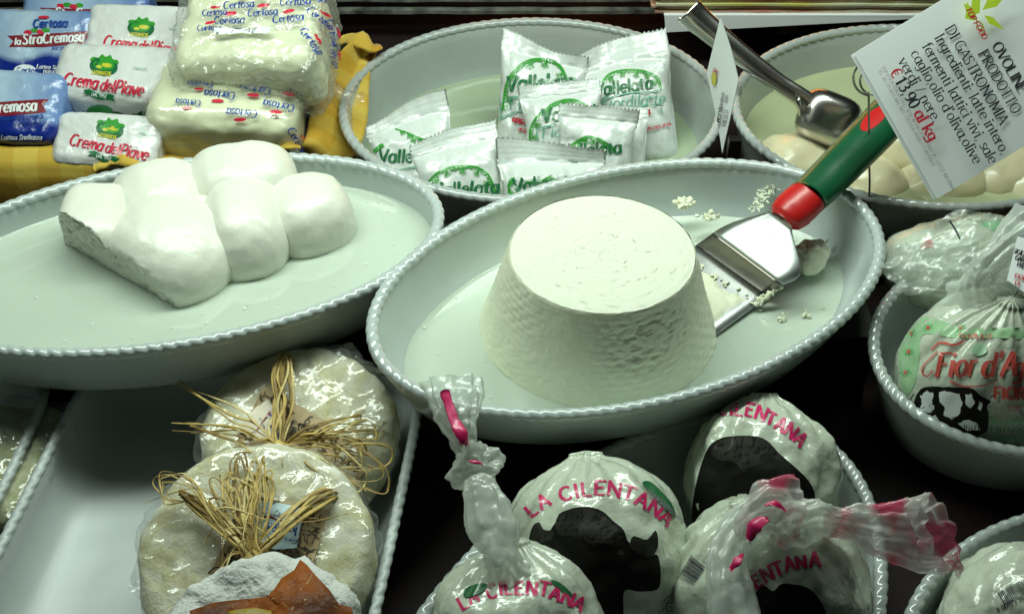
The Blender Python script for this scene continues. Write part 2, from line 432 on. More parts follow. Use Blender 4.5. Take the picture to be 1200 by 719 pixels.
def text(s, size, x, y, ang=0, thin=.7, thick=1.4, slant=0, serif=False, gap=1.0, arc=None, jit=0, aspect=1.0, center=False):
    """strokes in a plane whose y runs DOWN (photo pixels); ang in degrees clockwise on the picture; arc = bend radius (px)"""
    rnd = random.Random(len(s) * 7 + int(x)); k = size / 10; cur = 0; res = []
    total = sum(GL[c][0] + gap for c in s) * k * aspect
    for ch in s:
        wd, st = glyph(ch); jy = rnd.uniform(-jit, jit) * 10; ja = rnd.uniform(-jit, jit) * 1.2; js = 1 + rnd.uniform(-jit, jit)
        for kind, P in st:
            segs = []
            for i in range(len(P) - 1):
                segs.append((P[i], P[i + 1]))
            Q = []; W = []
            for i, p in enumerate(P):
                d = (P[min(i + 1, len(P) - 1)] - P[max(i - 1, 0)])
                d = d.normalized() if d.length > 0 else Vector((0, 1))
                if kind == 'l' and len(P) > 2 and 0 < i < len(P) - 1: pass
                wv = thin + (thick - thin) * abs(d.y) ** 1.5
                Q.append(p); W.append(wv)
            if kind == 'l':   # separate straight legs keep their own weight
                for a, b in segs:
                    d = (b - a).normalized(); wv = thin + (thick - thin) * (abs(d.y) if d.x * d.y <= 0 or abs(d.x) < .2 else abs(d.y) * .35) ** 1.2
                    if not serif: wv = thin + (thick - thin) * abs(d.y)
                    e = d * thin * .3
                    res.append((ch, cur, [a - e, a.lerp(b, .33), a.lerp(b, .67), b + e], [wv] * 4, jy, ja, js))
                if serif and ch not in ".,:/'-E€" or ch in 'EFTL' and serif:
                    for a in (P[0], P[-1]):
                        vert = abs((P[1] - P[0]).normalized().y) > .6 if a is P[0] else abs((P[-1] - P[-2]).normalized().y) > .6
                        if vert and (abs(a.y) < .1 or a.y > 6.2 or a.y < -3) and len(GL[ch][1]) > 4:
                            res.append((ch, cur, [a + Vector((-1.2, 0)), a + Vector((1.2, 0))], [thin * 1.1] * 2, jy, ja, js))
            else:
                res.append((ch, cur, Q, W, jy, ja, js))
        cur += (wd + gap)
    out = []; ca, sa = math.cos(R(ang)), math.sin(R(ang))
    off = -total / 2 if center else 0
    for ch, cx, Q, W, jy, ja, js in res:
        QQ = []
        for p in Q:
            px = (cx + p.x * js * math.cos(ja) - p.y * math.sin(ja) * .5 + slant * p.y) * k * aspect + off; py = (p.y * js + jy) * k
            if arc:
                a = px / abs(arc); rr = (arc + py) if arc > 0 else (abs(arc) - py)
                if arc > 0: px, py = rr * math.sin(a), rr * math.cos(a) - arc
                else: px, py = rr * math.sin(a), abs(arc) - rr * math.cos(a)
            QQ.append(Vector((x + px * ca + py * sa, y + px * sa - py * ca)))
        out.append((QQ, [v * k for v in W]))
    return out


def line(P, w0, smooth=True, w1=None, n=6):
    Q = catmull([Vector(p) for p in P], n) if smooth and len(P) > 2 else [Vector(p) for p in P]
    m = len(Q) - 1; w1 = w0 if w1 is None else w1
    return (Q, [w0 + (w1 - w0) * i / m for i in range(m + 1)])


def bvh_of(o):
    m = WM[o.name]; V = [m @ (v.co / CM) for v in o.data.vertices]
    return BVHTree.FromPolygons(V, [tuple(p.vertices) for p in o.data.polygons])


class Surf:
    """lays print on an object: photo pixel -> point on its surface"""
    def __init__(s, o, parent=None): s.o = o; s.b = bvh_of(o); s.parent = parent or o; s.l = .025
    def hit(s, x, y):
        h = s.b.ray_cast(CAM, ray(x, y))
        if h[0] is None: return None
        n = h[1] if h[1].dot(ray(x, y)) < 0 else -h[1]
        return h[0] + n * s.l
    def bump(s): s.l += .0012


class Plane:
    """a flat card: origin, axis along, axis down"""
    def __init__(s, org, ex, ey, parent): s.g = Vector(org); s.ex = Vector(ex); s.ey = Vector(ey); s.n = s.ey.cross(s.ex).normalized(); s.l = .02; s.parent = parent
    def hit(s, x, y): return s.g + s.ex * x + s.ey * y + s.n * s.l
    def bump(s): s.l += .0012


def ink(surf, strokes, mat_, name='lettering', step=4.0):
    V = []; F = []
    for Q, W in strokes:
        # resample
        QQ = [Q[0]]; WW = [W[0]]
        for i in range(1, len(Q)):
            L = (Q[i] - Q[i - 1]).length; n = max(1, int(L / step))
            for k in range(1, n + 1):
                QQ.append(Q[i - 1].lerp(Q[i], k / n)); WW.append(W[i - 1] + (W[i] - W[i - 1]) * k / n)
        last = None
        for i, q in enumerate(QQ):
            d = QQ[min(i + 1, len(QQ) - 1)] - QQ[max(i - 1, 0)]
            if d.length < 1e-6: continue
            d.normalize(); nn = Vector((-d.y, d.x)) * WW[i] / 2
            a = surf.hit(q.x + nn.x, q.y + nn.y); b = surf.hit(q.x - nn.x, q.y - nn.y)
            if a is None or b is None or (a - b).length > WW[i] * .4 + .5: last = None; continue
            V += [a, b]; k = len(V) - 2
            if last is not None and (V[last] - a).length < 1.5: F.append((last, last + 1, k + 1, k))
            last = k
        surf.bump()
    if not F: return None
    o = mesh(name, V, F, mat_, surf.parent, world=True, smooth=False)
    return o


def fill(surf, poly, mat_, name='printed_patch', s=5.0, smooth=True, jag=0):
    P = [Vector(p) for p in poly]
    if smooth: P = catmull(P, 5, True)
    else:
        Q_ = []
        for i in range(len(P)):
            a_, b_ = P[i], P[(i + 1) % len(P)]; m_ = max(1, int((b_ - a_).length / (s * 1.2)))
            Q_ += [a_.lerp(b_, k / m_) for k in range(m_)]
        P = Q_
    if jag:
        rnd = random.Random(3); P = [p + Vector((rnd.uniform(-jag, jag), rnd.uniform(-jag, jag))) for p in P]
    xs = [p.x for p in P]; ys = [p.y for p in P]; n = len(P)
    def inside(q):
        c = False; j = n - 1
        for i in range(n):
            a, b = P[i], P[j]
            if (a.y > q.y) != (b.y > q.y) and q.x < (b.x - a.x) * (q.y - a.y) / (b.y - a.y) + a.x: c = not c
            j = i
        return c
    pts = list(P); y = min(ys) + s / 2
    while y < max(ys):
        x = min(xs) + s / 2
        while x < max(xs):
            q = Vector((x, y))
            if inside(q) and min((q - p).length for p in P) > s * .3: pts.append(q)
            x += s
        y += s
    vs, es, fs, *_ = delaunay_2d_cdt(pts, [(i, (i + 1) % n) for i in range(n)], [], 0, 1e-5)
    H = [surf.hit(v.x, v.y) for v in vs]; surf.bump(); surf.bump()
    V = []; mp = {}
    F = []
    for f in fs:
        c = sum((vs[i] for i in f), Vector((0, 0))) / len(f)
        if not inside(c) or any(H[i] is None for i in f): continue
        if max((H[f[0]] - H[f[1]]).length, (H[f[1]] - H[f[2]]).length) > s * .5 + 1: continue
        for i in f:
            if i not in mp: mp[i] = len(V); V.append(H[i])
        F.append(tuple(mp[i] for i in f))
    if not F: return None
    return mesh(name, V, F, mat_, surf.parent, world=True)


def ell(cx, cy, rx, ry, ang=0, n=16):
    c, s = math.cos(R(ang)), math.sin(R(ang))
    return [(cx + rx * math.cos(t) * c - ry * math.sin(t) * s, cy + rx * math.cos(t) * s + ry * math.sin(t) * c) for t in [2 * math.pi * k / n for k in range(n)]]


# ------------------------------------------------------------------ dishes
def outline(a, b, p, n):
    raw = []
    for i in range(1440):
        t = 2 * math.pi * i / 1440; c, s = math.cos(t), math.sin(t)
        raw.append(Vector((a * math.copysign(abs(c) ** (2 / p), c), b * math.copysign(abs(s) ** (2 / p), s))))
    L = [0]
    for i in range(1, 1441): L.append(L[-1] + (raw[i % 1440] - raw[i - 1]).length)
    out = []; j = 0
    for k in range(n):
        d = L[-1] * k / n
        while L[j + 1] < d: j += 1
        f = (d - L[j]) / max(1e-9, L[j + 1] - L[j]); out.append(raw[j].lerp(raw[(j + 1) % 1440], f))
    nrm = []
    for k in range(n):
        t = out[(k + 1) % n] - out[k - 1]; nrm.append(Vector((t.y, -t.x)).normalized())
    return out, nrm, L[-1]


def dish(x, y, zb, h, a, b, ang, label, p=2.0, m=None, tooth=.92, flare=1.0, group='white porcelain serving dishes', tr=.40, kind='oval_dish'):
    m = m or M_porc
    root = empty(kind, (x, y, zb), (0, 0, R(ang))); tag(root, label, 'dish', group)
    n = 160; P, Nn, per = outline(a, b, p, n)
    f = flare
    prof = [(.30, h - .05), (.12, h - .25), (.28, h - .7), (.55 * f, h - 1.5), (1.3 * f, h * .42), (2.0 * f, .9), (2.5 * f, .3), (2.8 * f, 0), (3.4 * f, 0), (3.7 * f, .25), ('c', .25)]
    prof_in = [(.30, h - .05), (.6, h - .05), (.8, h - .35), (1.0 * f, h - 1.2), (1.55 * f, h * .5), (2.1 * f, 1.7), (2.8 * f, 1.1), (3.8 * f, .78), (5.5, .7), ('c', .7)]
    def build(pr, flip):
        V = []; F = []; rings = 0; inn = min(a, b)
        for d, z in pr:
            if d == 'c': break
            for k in range(n):
                q = Vector((P[k].x * (a - d) / a, P[k].y * (b - d) / b)) if p > 4 else P[k] - Nn[k] * d
                V.append(Vector((q.x, q.y, z)))
            rings += 1
        F = grid_faces(rings, n, False, True)
        last = (rings - 1) * n; s0 = len(V)
        for k in range(n): V.append(Vector((V[last + k].x * .4, V[last + k].y * .4, pr[-1][1])))
        F += [(last + k, s0 + k, s0 + (k + 1) % n, last + (k + 1) % n) for k in range(n)]
        V.append(Vector((0, 0, pr[-1][1]))); c = len(V) - 1
        F += [(s0 + k, c, s0 + (k + 1) % n) for k in range(n)]
        return V, [q[::-1] for q in F] if flip else F
    mesh('bowl', *join(build(prof, True), build(prof_in, False)), m, root)
    # twisted rope edge
    nt = int(per / tooth); sub = 9; seg = 12; PP, NN, _ = outline(a, b, p, nt * sub); V = []
    for i in range(nt * sub):
        ph = 2 * math.pi * i / sub; wob = 1 + .55 * N3((i * .05, 0, 0), 1, a)
        for k in range(seg):
            th = 2 * math.pi * k / seg
            r = tr * (1.07 - .19 * wob * abs(math.cos((ph + 2 * th) / 2)) ** 5)
            q = PP[i] - NN[i] * (.42 - r * 1.1 * math.cos(th)); V.append(Vector((q.x, q.y, h - .12 + r * .95 * math.sin(th))))
    mesh('rope_rim', V, [q[::-1] for q in grid_faces(nt * sub, seg, True, True)], m, root)
    root['_p'] = p
    def inset(z):
        pts = [q for q in prof_in if q[0] != 'c']
        for (d0, z0), (d1, z1) in zip(pts, pts[1:]):
            if z0 >= z >= z1 and z0 != z1: return d0 + (d1 - d0) * (z0 - z) / (z0 - z1)
        return pts[-1][0]
    return root, inset, (P, Nn)


def liquid(d, level, m, label, name='whey'):
    root, inset, (P, Nn) = d; dd = inset(level) - .02; V = []; n = len(P)
    for fr, dz in ((1, .07), (.985, .015), (.96, 0), (.7, 0), (.4, 0)):
        for k in range(n):
            q = (P[k] - Nn[k] * dd) * fr; V.append(Vector((q.x, q.y, dz)))
    V.append(Vector((0, 0, 0))); c = len(V) - 1
    F = [q[::-1] for q in grid_faces(5, n, False, True)]
    F = [q[::-1] for q in F] + [(4 * n + k, c, 4 * n + (k + 1) % n) for k in range(n)]
    loc = root.location / CM + Vector((0, 0, level)); loc.z = root.location.z / CM + level
    o = mesh(name, V, F, m, None, loc, root.rotation_euler); tag(o, label, 'whey', kind='stuff'); return o


def at_y(x, y, Y):
    d = CF * FPX + CR * (x - 600) + CU * (359.5 - y)
    return CAM + d * ((Y - CAM.y) / d.y)


def box(x0, x1, y0, y1, z0, z1, bev=0.0):
    c = Vector(((x0 + x1) / 2, (y0 + y1) / 2, (z0 + z1) / 2)); V = []
    for sx in (x0, x1):
        for sy in (y0, y1):
            for sz in (z0, z1): V.append(Vector((sx, sy, sz)))
    return V, [(0, 1, 3, 2), (4, 6, 7, 5), (0, 4, 5, 1), (2, 3, 7, 6), (0, 2, 6, 4), (1, 5, 7, 3)]


# ------------------------------------------------------------------ setting
V = []; nx, ny = 60, 60
for i in range(nx):
    for j in range(ny):
        x = -90 + 180 * i / (nx - 1); y = -70 + 140 * j / (ny - 1); V.append(Vector((x, y, .25 * fbm((x, y, 0), .12, 3))))
tag(mesh('counter_floor', V, grid_faces(nx, ny), M_floor), kind='structure')
tag(mesh('display_step', *box(-52, 27, -.5, 13, .3, 5.46), M_riser, smooth=False), kind='structure')
tag(mesh('right_display_step', *box(31, 52, -11, 6, .3, 1.46), M_riser, smooth=False), kind='structure')
tag(mesh('back_wall', *box(-95, 95, 66, 68, .3, 60), M_riser, smooth=False), kind='structure')
root = empty('back_rail', (0, 52, 0)); tag(root, 'worn grey metal rail running along the back of the counter', 'rail')
for (z0, z1, y0, y1) in ((4.6, 5.6, 0, 5), (3.6, 4.0, -.8, 0), (5.6, 6.3, 3, 4)):
    V, F = [], []
    nx = 90
    for i in range(nx):
        x = -88 + 176 * i / (nx - 1); jz = .10 * N3((x, z0, 0), .3); jy = .12 * N3((x, z1, 5), .25)
        V += [Vector((x, y0 + jy, z0 + jz)), Vector((x, y0 + jy, z1 + jz)), Vector((x, y1, z1 + jz)), Vector((x, y1, z0))]
    F = grid_faces(nx, 4, False, True)
    mesh('rail_strip', V, F, M_rail, root, smooth=False)
for sx in (-80, -30, 30, 80): mesh('rail_foot', *box(sx - 1, sx + 1, 1, 3, .1, 4.6), M_rail, root, smooth=False)

# ------------------------------------------------------------------ dishes
d_left = dish(-24.4, 3.4, 5.5, 5.5, 19.7, 11.0, 14, 'large oval porcelain dish on the left holding the mozzarella braid in whey', flare=.8)
d_cen = dish(8.8, .24, 5.5, 5.5, 19.9, 12.4, 25.5, 'oval porcelain dish in the centre holding the white ricotta and spatula')
d_back = dish(1.8, 27.4, .3, 7.7, 17.2, 14.9, 5.3, 'deep porcelain dish at the back filled with white and green pouches', m=M_porcd, tooth=1.05)
d_br = dish(36.8, 26.3, .3, 7.7, 17.4, 14.7, 6.6, 'deep porcelain dish of yellowish cheese balls behind the price card', m=M_porcd, tooth=1.05)
d_right = dish(37.9, -3.4, 1.5, 6.5, 13.5, 10.5, 26.7, 'deep oval dish on the right holding knotted cheese bags with cow print', m=M_porcd)
d_front = dish(6.8, -27.6, .3, 4.9, 22.9, 12.4, 53.9, 'oval dish at the bottom holding four buffalo print cheese bags', m=M_porcd)
d_rect = dish(-20.2, -21.3, .3, 4.7, 12.6, 19.3, -6, 'rectangular baking dish with the raffia tied cheeses', m=M_porct, p=9, tooth=.95, tr=.32, flare=.85, kind='baking_dish')
d_far = dish(-46.3, -21.3, .3, 4.7, 12.5, 19.3, -5, 'pale rectangular dish cut off by the left edge of the picture', m=M_porct, p=9, tooth=.95, tr=.32, flare=.85, kind='baking_dish')
d_brc = dish(38.8, -30.6, .3, 4.9, 17, 14.8, 0, 'porcelain dish in the bottom right corner holding a barcoded bag', m=M_porcd)
liquid(d_left, 8.9 - 5.5, M_whey, 'milky whey around the mozzarella braid in the left dish')
liquid(d_cen, 7.0 - 5.5, M_whey, 'shallow pale whey around the ricotta in the centre dish')
liquid(d_back, 2.6, M_whey_g, 'greenish whey in the back dish beneath the pouches')
liquid(d_br, 4.1, M_whey_y, 'yellow whey around the cheese balls behind the price card')

# curd flecks floating on the whey
def flecks(d, level, n, seed, label, fr0=.55):
    root_, inset, (P, Nn) = d; rnd = random.Random(seed); parts = []; M = WM[root_.name]; dd = inset(level)
    for k in range(n):
        i = rnd.randrange(len(P)); f = 1 - .012 - (rnd.random() ** 2.2) * (1 - fr0); q = M @ Vector(((P[i].x - Nn[i].x * dd) * f, (P[i].y - Nn[i].y * dd) * f, level)); rr = rnd.uniform(.03, .10)
        parts.append(blob(q, (rr * rnd.uniform(.8, 2), rr, rr * .4), (0, 0, rnd.uniform(0, 3)), 4, 2, rr * .3, 3, k))
    tag(mesh('curd_flecks', *join(*parts), M_mozz), label, 'curd', kind='stuff')
flecks(d_left, 3.43, 90, 3, 'tiny white curd flecks floating in the whey of the left dish')
flecks(d_cen, 1.53, 70, 4, 'tiny curd flecks in the shallow whey round the ricotta')

# ------------------------------------------------------------------ mozzarella braid
root = empty('mozzarella_braid', (-27, 4, 8.4)); tag(root, 'large white braided mozzarella with a torn left end lying in whey', 'mozzarella')
def lobe(px_, py_, z, rad, rot, seed, p=2.5, m=M_mozz, wr=.25, ws=.22, n=20, name='lobe'):
    V, F = blob(at(px_, py_, z), rad, rot, n, p, wr, ws, seed)
    return mesh(name, V, F, m, root, world=True)
def braid_lobe(px_, py_, z, rad, rot, seed, p, torn=None, name='lobe', n=30):
    c = at(px_, py_, z); V, F = blob(c, rad, rot, n, p, .22, .2, seed); out = []
    for v in V:
        d = (v - c).normalized(); k = .035 * fbm(v, .9, seed + 2) 
        if torn:
            f = max(0, min(1, (d.dot(torn) - .52) * 4)); k += f * (.34 * fbm((v.x, v.y, v.z * 1.6), .8, seed + 5, 4) - .12)
        out.append(v + d * k)
    return mesh(name, out, F, M_mozz, root, world=True)
qa, qb = at(76, 268, 11.2), at(222, 374, 9.0); cd_ = (qb - qa); cd_.z = 0; cd_.normalize(); cn = Vector((cd_.y, -cd_.x, 0)).normalized()
cn = cn if cn.y < 0 else -cn; cn = (cn + Vector((0, 0, -.12))).normalized()
def braid(px_, py_, z, rad, rot, seed, p, name='lobe', n=40, cut=False):
    c = at(px_, py_, z); V, F = blob(c, rad, rot, n, p, .20, .2, seed); out = []
    for v in V:
        d = (v - c).normalized(); q = v + d * (.03 * fbm(v, .9, seed + 2) + .018 * math.sin((v.x * .5 + v.y) * 5 + 3 * N3(v, .5, seed)) * max(0, N3(v, .25, 3)))
        if cut:
            e = (q - qa).dot(cn)
            if e > -.25:
                rg = .30 * abs(fbm((q.x * .8, q.y * .8, q.z * 1.2), 1.0, 5, 4)) + .25 * abs(N3((q.x, q.y, q.z * .4), 1.8, 9)) + .15 * abs(N3(q, 4, 2))
                q = q - cn * (max(0, e) + rg * min(1, (e + .25) * 2)) + Vector((0, 0, 1)) * .25 * N3(q, 1.5, 7) * min(1, (e + .25) * 2)
        out.append(q)
    return mesh(name, out, F, M_mozz, root, world=True)
braid(207, 306, 9.0, (5.0, 4.6, 4.2), (R(4), R(8), R(-28)), 1, 2.6, n=64, cut=True)
braid(191, 249, 9.5, (4.0, 4.0, 3.8), (0, 0, R(20)), 2, 2.4)
braid(286, 226, 9.9, (4.5, 3.6, 3.8), (R(4), R(-3), R(8)), 3, 2.6)
braid(290, 278, 9.2, (3.3, 4.8, 4.1), (R(6), R(4), R(14)), 4, 2.5)
braid(246, 272, 8.2, (2.2, 4.4, 3.7), (0, 0, R(32)), 8, 2.3, name='fold')
braid(361, 260, 9.3, (3.5, 3.7, 3.5), (0, 0, R(30)), 5, 2.6)
braid(114, 282, 9.6, (2.7, 3.9, 3.7), (R(3), R(5), R(6)), 6, 3.6, 'torn_end', 64, True)

# ------------------------------------------------------------------ ricotta
base = at(700, 385, 6.5); RB, RT, HH = 8.75, 6.45, 7.3
root = empty('ricotta_cheese', base); tag(root, 'tall white ricotta cone with basket weave sides in the central dish', 'ricotta')
ca_, cb_ = at(568, 425, 6.5) - base, at(618, 479, 6.5) - base; chn = Vector((cb_.y - ca_.y, ca_.x - cb_.x, 0)).normalized(); chn = chn if chn.y < 0 else -chn; chd = chn.dot(ca_)
nu, nv = 460, 110; V = []
for i in range(nu):
    th = 2 * math.pi * i / nu
    for j in range(nv):
        t = j / (nv - 1); r = RB + (RT - RB) * (t ** .93); z = .05 + HH * t
        row = z / .47; k = int(row); fr = row - k
        uu = (th * 9.2 / 1.35 * (1) + .5 * (k % 2)); fu = uu - math.floor(uu)
        p = Vector((r * math.cos(th), r * math.sin(th), z))
        am = max(0, .5 + 1.3 * N3(p, .22, 4)) * (1 if t < .96 else .3)
        if -2.0 < th - 2 * math.pi < -1.0: am *= .65
        w_ = .075 * am * (math.sin(math.pi * fr) ** .5 - .5) * (.35 + .65 * min(1, 6 * min(fu, 1 - fu))) + .05 * am * math.sin(math.pi * fu)
        # crumbled patch on the side that faces the shop
        d = ((th - 2 * math.pi + 1.15) / .42) ** 2 + ((t - .66) / .27) ** 2
        if d < 1.6:
            k_ = max(0, 1 - d / 1.6); w_ += -.32 * k_ * max(0, fbm((p.x, p.y, p.z * 1.9), 1.3, 2, 4)) - .09 * k_
        w_ += .05 * fbm(p, .5, 7) + .02 * fbm(p, 3, 8, 2)
        r2 = r + w_
        r2 += .03 * max(0, min(1, (t - .95) * 30)) 
        if t > .975: r2 -= (t - .975) * 3.2 * (1 + .8 * N3((th * 3, 0, 0), 2)) + .10 * max(0, N3((math.cos(th) * 9, math.sin(th) * 9, t * 9), 1.3, 4) - .2)
        # foot: slices cut away lower left
        q = Vector((r2 * math.cos(th), r2 * math.sin(th), z)); e = q.dot(chn) - chd + .5 - .6 * z
        if e > 0: q -= chn * e * .92
        V.append(q)
F = [q[::-1] for q in grid_faces(nu, nv, True, False)]
F = [q[::-1] for q in F]
mesh('cheese_side', V, F, M_ric, root)
V = []; nr = 80; nt = 300
for j in range(nr):
    fr = j / (nr - 1)
    for i in range(nt):
        th = 2 * math.pi * i / nt; r = (RT - .05) * (1 - fr); p = Vector((r * math.cos(th), r * math.sin(th), 0))
        V.append(p + Vector((0, 0, .05 + HH + .02 * fbm(p, .8, 3) - .05 * (1 - min(1, (1 - (1 - fr)) * 14)) + (.010 * math.sin(r * 9 + 2 * N3(p, .5)) if r < 5.6 else 0) - .22 * max(0, N3((th * 4, r * 2.6, 0), 1.5, 3) - .36))))
mesh('cheese_top', V, grid_faces(nr, nt, False, True), M_rictop, root)
# thin cut line round the top edge
rnd = random.Random(4)
for k in range(26):
    th = rnd.uniform(0, 6.28); r = rnd.uniform(1.5, 6.0); dth = rnd.uniform(.08, .3) / max(1, r * .5); q = []
    for s in range(6):
        a = th + dth * s / 5; q.append(Vector((r * math.cos(a), r * math.sin(a), HH + .075 + .006 * k % .03)))
    V, F = sweep(q, [.012, .028, .012], 5, .5, n=2); mesh('curd_ridge', V, F, M_rictop, root)

# crumbs
def crumb(px_, py_, z, s, seed, label, flat=.5, n=12, rough=.5):
    rnd = random.Random(seed); parts = []
    for k in range(n):
        a = rnd.uniform(0, 6.28); d = rnd.uniform(0, s) ** 1; rr = rnd.uniform(.25, .75) * s * .6
        parts.append(blob((d * math.cos(a) * 1.3, d * math.sin(a) * .8, rr * .4 + rnd.uniform(0, .15) * s), (rr, rr * .8, rr * flat * 1.3), (rnd.uniform(0, 3), 0, a), 10, 2, rr * .75, 1.0 / rr, k * 3.1))
    return tag(mesh('ricotta_crumb', *join(*parts), M_ric, None, at(px_, py_, z)), label, 'crumb', 'ricotta crumbs in the central dish')
crumb(800, 240, 9.0, .75, 1, 'crumbly ricotta clump on the dish wall just behind the ricotta cone', n=20)
crumb(828, 255, 8.6, .65, 2, 'ricotta clump nearest the spatula on the back wall of the dish', n=16)
crumb(528, 285, 9.6, .38, 3, 'small ricotta crumb on the left inner wall of the central dish', n=8)
crumb(968, 283, 7.9, .35, 5, 'tiny ricotta crumb beside the lump below the spatula handle', n=6)
crumb(945, 368, 7.1, .42, 6, 'flattened crumb on the dish floor right of the spatula', .3, 9)
crumb(917, 375, 7.05, .5, 7, 'thin smear like crumb below the spatula blade', .15, 9)
crumb(965, 358, 7.3, .3, 8, 'small yellowish crumb near the right rim of the central dish', .4, 5)
crumb(915, 205, 10.1, .35, 9, 'crumb high on the dish wall near the green handle', .4, 7)
rnd = random.Random(11); parts = []
for k in range(110):
    t = rnd.random(); a, b = at(915, 208, 9.9), at(882, 246, 8.6); q = a.lerp(b, t) + Vector((rnd.uniform(-.5, .5), rnd.uniform(-.4, .4), 0)); q.z += .1
    parts.append(blob(q, (rnd.uniform(.06, .30), rnd.uniform(.03, .08), .02), (0, 0, rnd.uniform(0, 3)), 3, 2, .03, 3, k))
tag(mesh('ricotta_smear', *join(*parts), M_ric), 'streaky ricotta smear on the dish wall left of the red collar', 'smear')
V, F = blob((0, 0, 0), (1.25, 1.35, 1.15), (0, 0, .4), 20, 2.2, .35, .7, 4)
V = [v + Vector((0, 0, 1)) * .15 * max(0, N3(v, 1.4)) for v in V]
root = empty('ricotta_lump', at(951, 301, 8.1)); tag(root, 'smooth ricotta lump under the spatula collar', 'ricotta lump')
mesh('lump', V, F, M_ric, root)
V, F = blob((-1.0, .3, -.1), (.9, .8, .8), (0, 0, 0), 14, 2.2, .5, .9, 9); mesh('lump', V, F, M_ric, root)
V, F = blob((.1, -.2, 1.05), (.35, .3, .25), (0, 0, 0), 8, 2, .1, 1.5, 2); mesh('lump', V, F, M_ric, root)

# ------------------------------------------------------------------ spatula
T1, T2 = at(836, 273, 9.2), at(917, 334, 9.2); B1, B2 = at(815, 288, 7.35), at(899, 348, 7.35)
E2 = at(839, 392, 7.25); E1 = B1 + (E2 - B2)
K1, K2 = at(903, 248, 11.6), at(928, 268, 11.6)
root = empty('spatula', B2); tag(root, 'steel spatula with green handle and red collar resting in the ricotta dish', 'spatula')
def plate(P, th, n=10, name='blade', m=M_blade, wob=.02):
    a, b, c, d = P; nn = (b - a).cross(d - a).normalized(); nn = nn if nn.z > 0 else -nn; V = []
    for s in (0, 1):
        for i in range(n):
            for j in range(n):
                u, v = i / (n - 1), j / (n - 1); q = (a * (1 - u) + b * u) * (1 - v) + (d * (1 - u) + c * u) * v
                V.append(q + nn * (th * (.5 - s) + wob * N3(q, .5)))
    F = grid_faces(n, n) + [tuple(i + n * n for i in q[::-1]) for q in grid_faces(n, n)]
    e = [(i * n) for i in range(n)] + [(n - 1) * n + j for j in range(1, n)] + [i * n + n - 1 for i in range(n - 2, -1, -1)] + [j for j in range(n - 2, 0, -1)]
    F += [(e[k], e[k] + n * n, e[(k + 1) % len(e)] + n * n, e[(k + 1) % len(e)]) for k in range(len(e))]
    return mesh(name, V, F, m, root, world=True)
plate([B1, B2, E2, E1], .12, name='blade')
plate([T1, T2, B2, B1], .12, name='riser', m=M_blade_in)
# shoulder that narrows towards the handle, with waisted sides
V = []; n = 16; up = (T2 - T1).cross(K1 - T1).normalized(); up = up if up.z > 0 else -up
for s in (.06, -.06):
    for i in range(n):
        v = i / (n - 1); e = v ** .55 if True else v
        L_ = T1.lerp(K1, v) ; R_ = T2.lerp(K2, v)
        c = (L_ + R_) / 2; hw = (R_ - L_) / 2
        kk = 1 + .55 * math.sin(math.pi * min(1, v * 1.0)) ** 1.2
        for j in range(9):
            u = -1 + j / 4; q = c + hw * u * (kk if u > 0 else 1 + .12 * math.sin(math.pi * v)); V.append(q + up * (s + .12 * (1 - u * u) * v))
F = grid_faces(n, 9) + [tuple(i + n * 9 for i in q[::-1]) for q in grid_faces(n, 9)]
for i in range(n - 1):
    for j in (0, 8): F.append((i * 9 + j, (i + 1) * 9 + j, (i + 1) * 9 + j + n * 9, i * 9 + j + n * 9))
for i in (0, n - 1):
    for j in range(8): F.append((i * 9 + j, i * 9 + j + 1, i * 9 + j + 1 + n * 9, i * 9 + j + n * 9))
mesh('shoulder', V, F, M_blade, root, world=True)
H = [at(918, 257, 11.7), at(932, 244, 12.2), at(965, 214, 12.7), at(1005, 174, 13.2), at(1050, 128, 13.7), at(1090, 88, 14.0)]
d0 = (H[1] - H[0]).normalized()
V, F = sweep([H[0] - d0 * .15, H[0] + d0 * .25, H[0] + d0 * 1.0, H[0] + d0 * 2.0, H[0] + d0 * 2.7], [1.0, 1.45, 1.65, 1.62, 1.56], 24, .72, n=5); mesh('collar', V, F, M_red, root, world=True)
V, F = sweep([H[0] + d0 * 2.45, H[2], H[3], H[4], H[5]], [1.58, 1.62, 1.75, 1.85, 1.8], 28, .72, n=8)
hd = mesh('handle', V, F, M_green, root, world=True)
fill(Surf(hd, root), ell(1024, 139, 20, 8.5, -42), M_red, 'red_inlay', 3)
V, F = blob(at(903, 276, 10.75), (.13, .13, .08), n=6); mesh('rivet', V, F, M_blade_in, root, world=True)
# ricotta on the blade
rnd = random.Random(5); V = []; n = 46
bn = (B2 - B1).cross(E1 - B1).normalized(); bn = bn if bn.z > 0 else -bn
for i in range(n):
    for j in range(n):
        u, v = i / (n - 1), j / (n - 1); q = (B1.lerp(B2, u)).lerp(E1.lerp(E2, u), v)
        edge = .34 - .16 * u + .09 * fbm((u * 5, v * 3, 0), 1, 3, 4); lim = 1 - .10 - .03 * N3((v * 6, 0, 0), 1)
        h_ = max(0, min(1, (v - edge) * 9)) * max(0, min(1, (lim - u) * 14)) * max(0, min(1, (1 - v) * 10))
        V.append(q + bn * (-.02 + h_ * (.22 + .10 * fbm(q, 1.6, 2, 4))))
mesh('ricotta_film', V, grid_faces(n, n), M_ric, root, world=True)
parts = []
for k in range(34):
    t = rnd.random(); q = at(917, 335, 8.6).lerp(B2.lerp(E2, .25), t) + Vector((rnd.uniform(-.12, .12), rnd.uniform(-.12, .12), rnd.uniform(.0, .15)))
    rr = rnd.uniform(.10, .26); parts.append(blob(q, (rr, rr * .8, rr * .6), (0, rnd.uniform(0, 2), rnd.uniform(0, 3)), 8, 2, rr * .8, 1.0 / rr, k * 2.7))
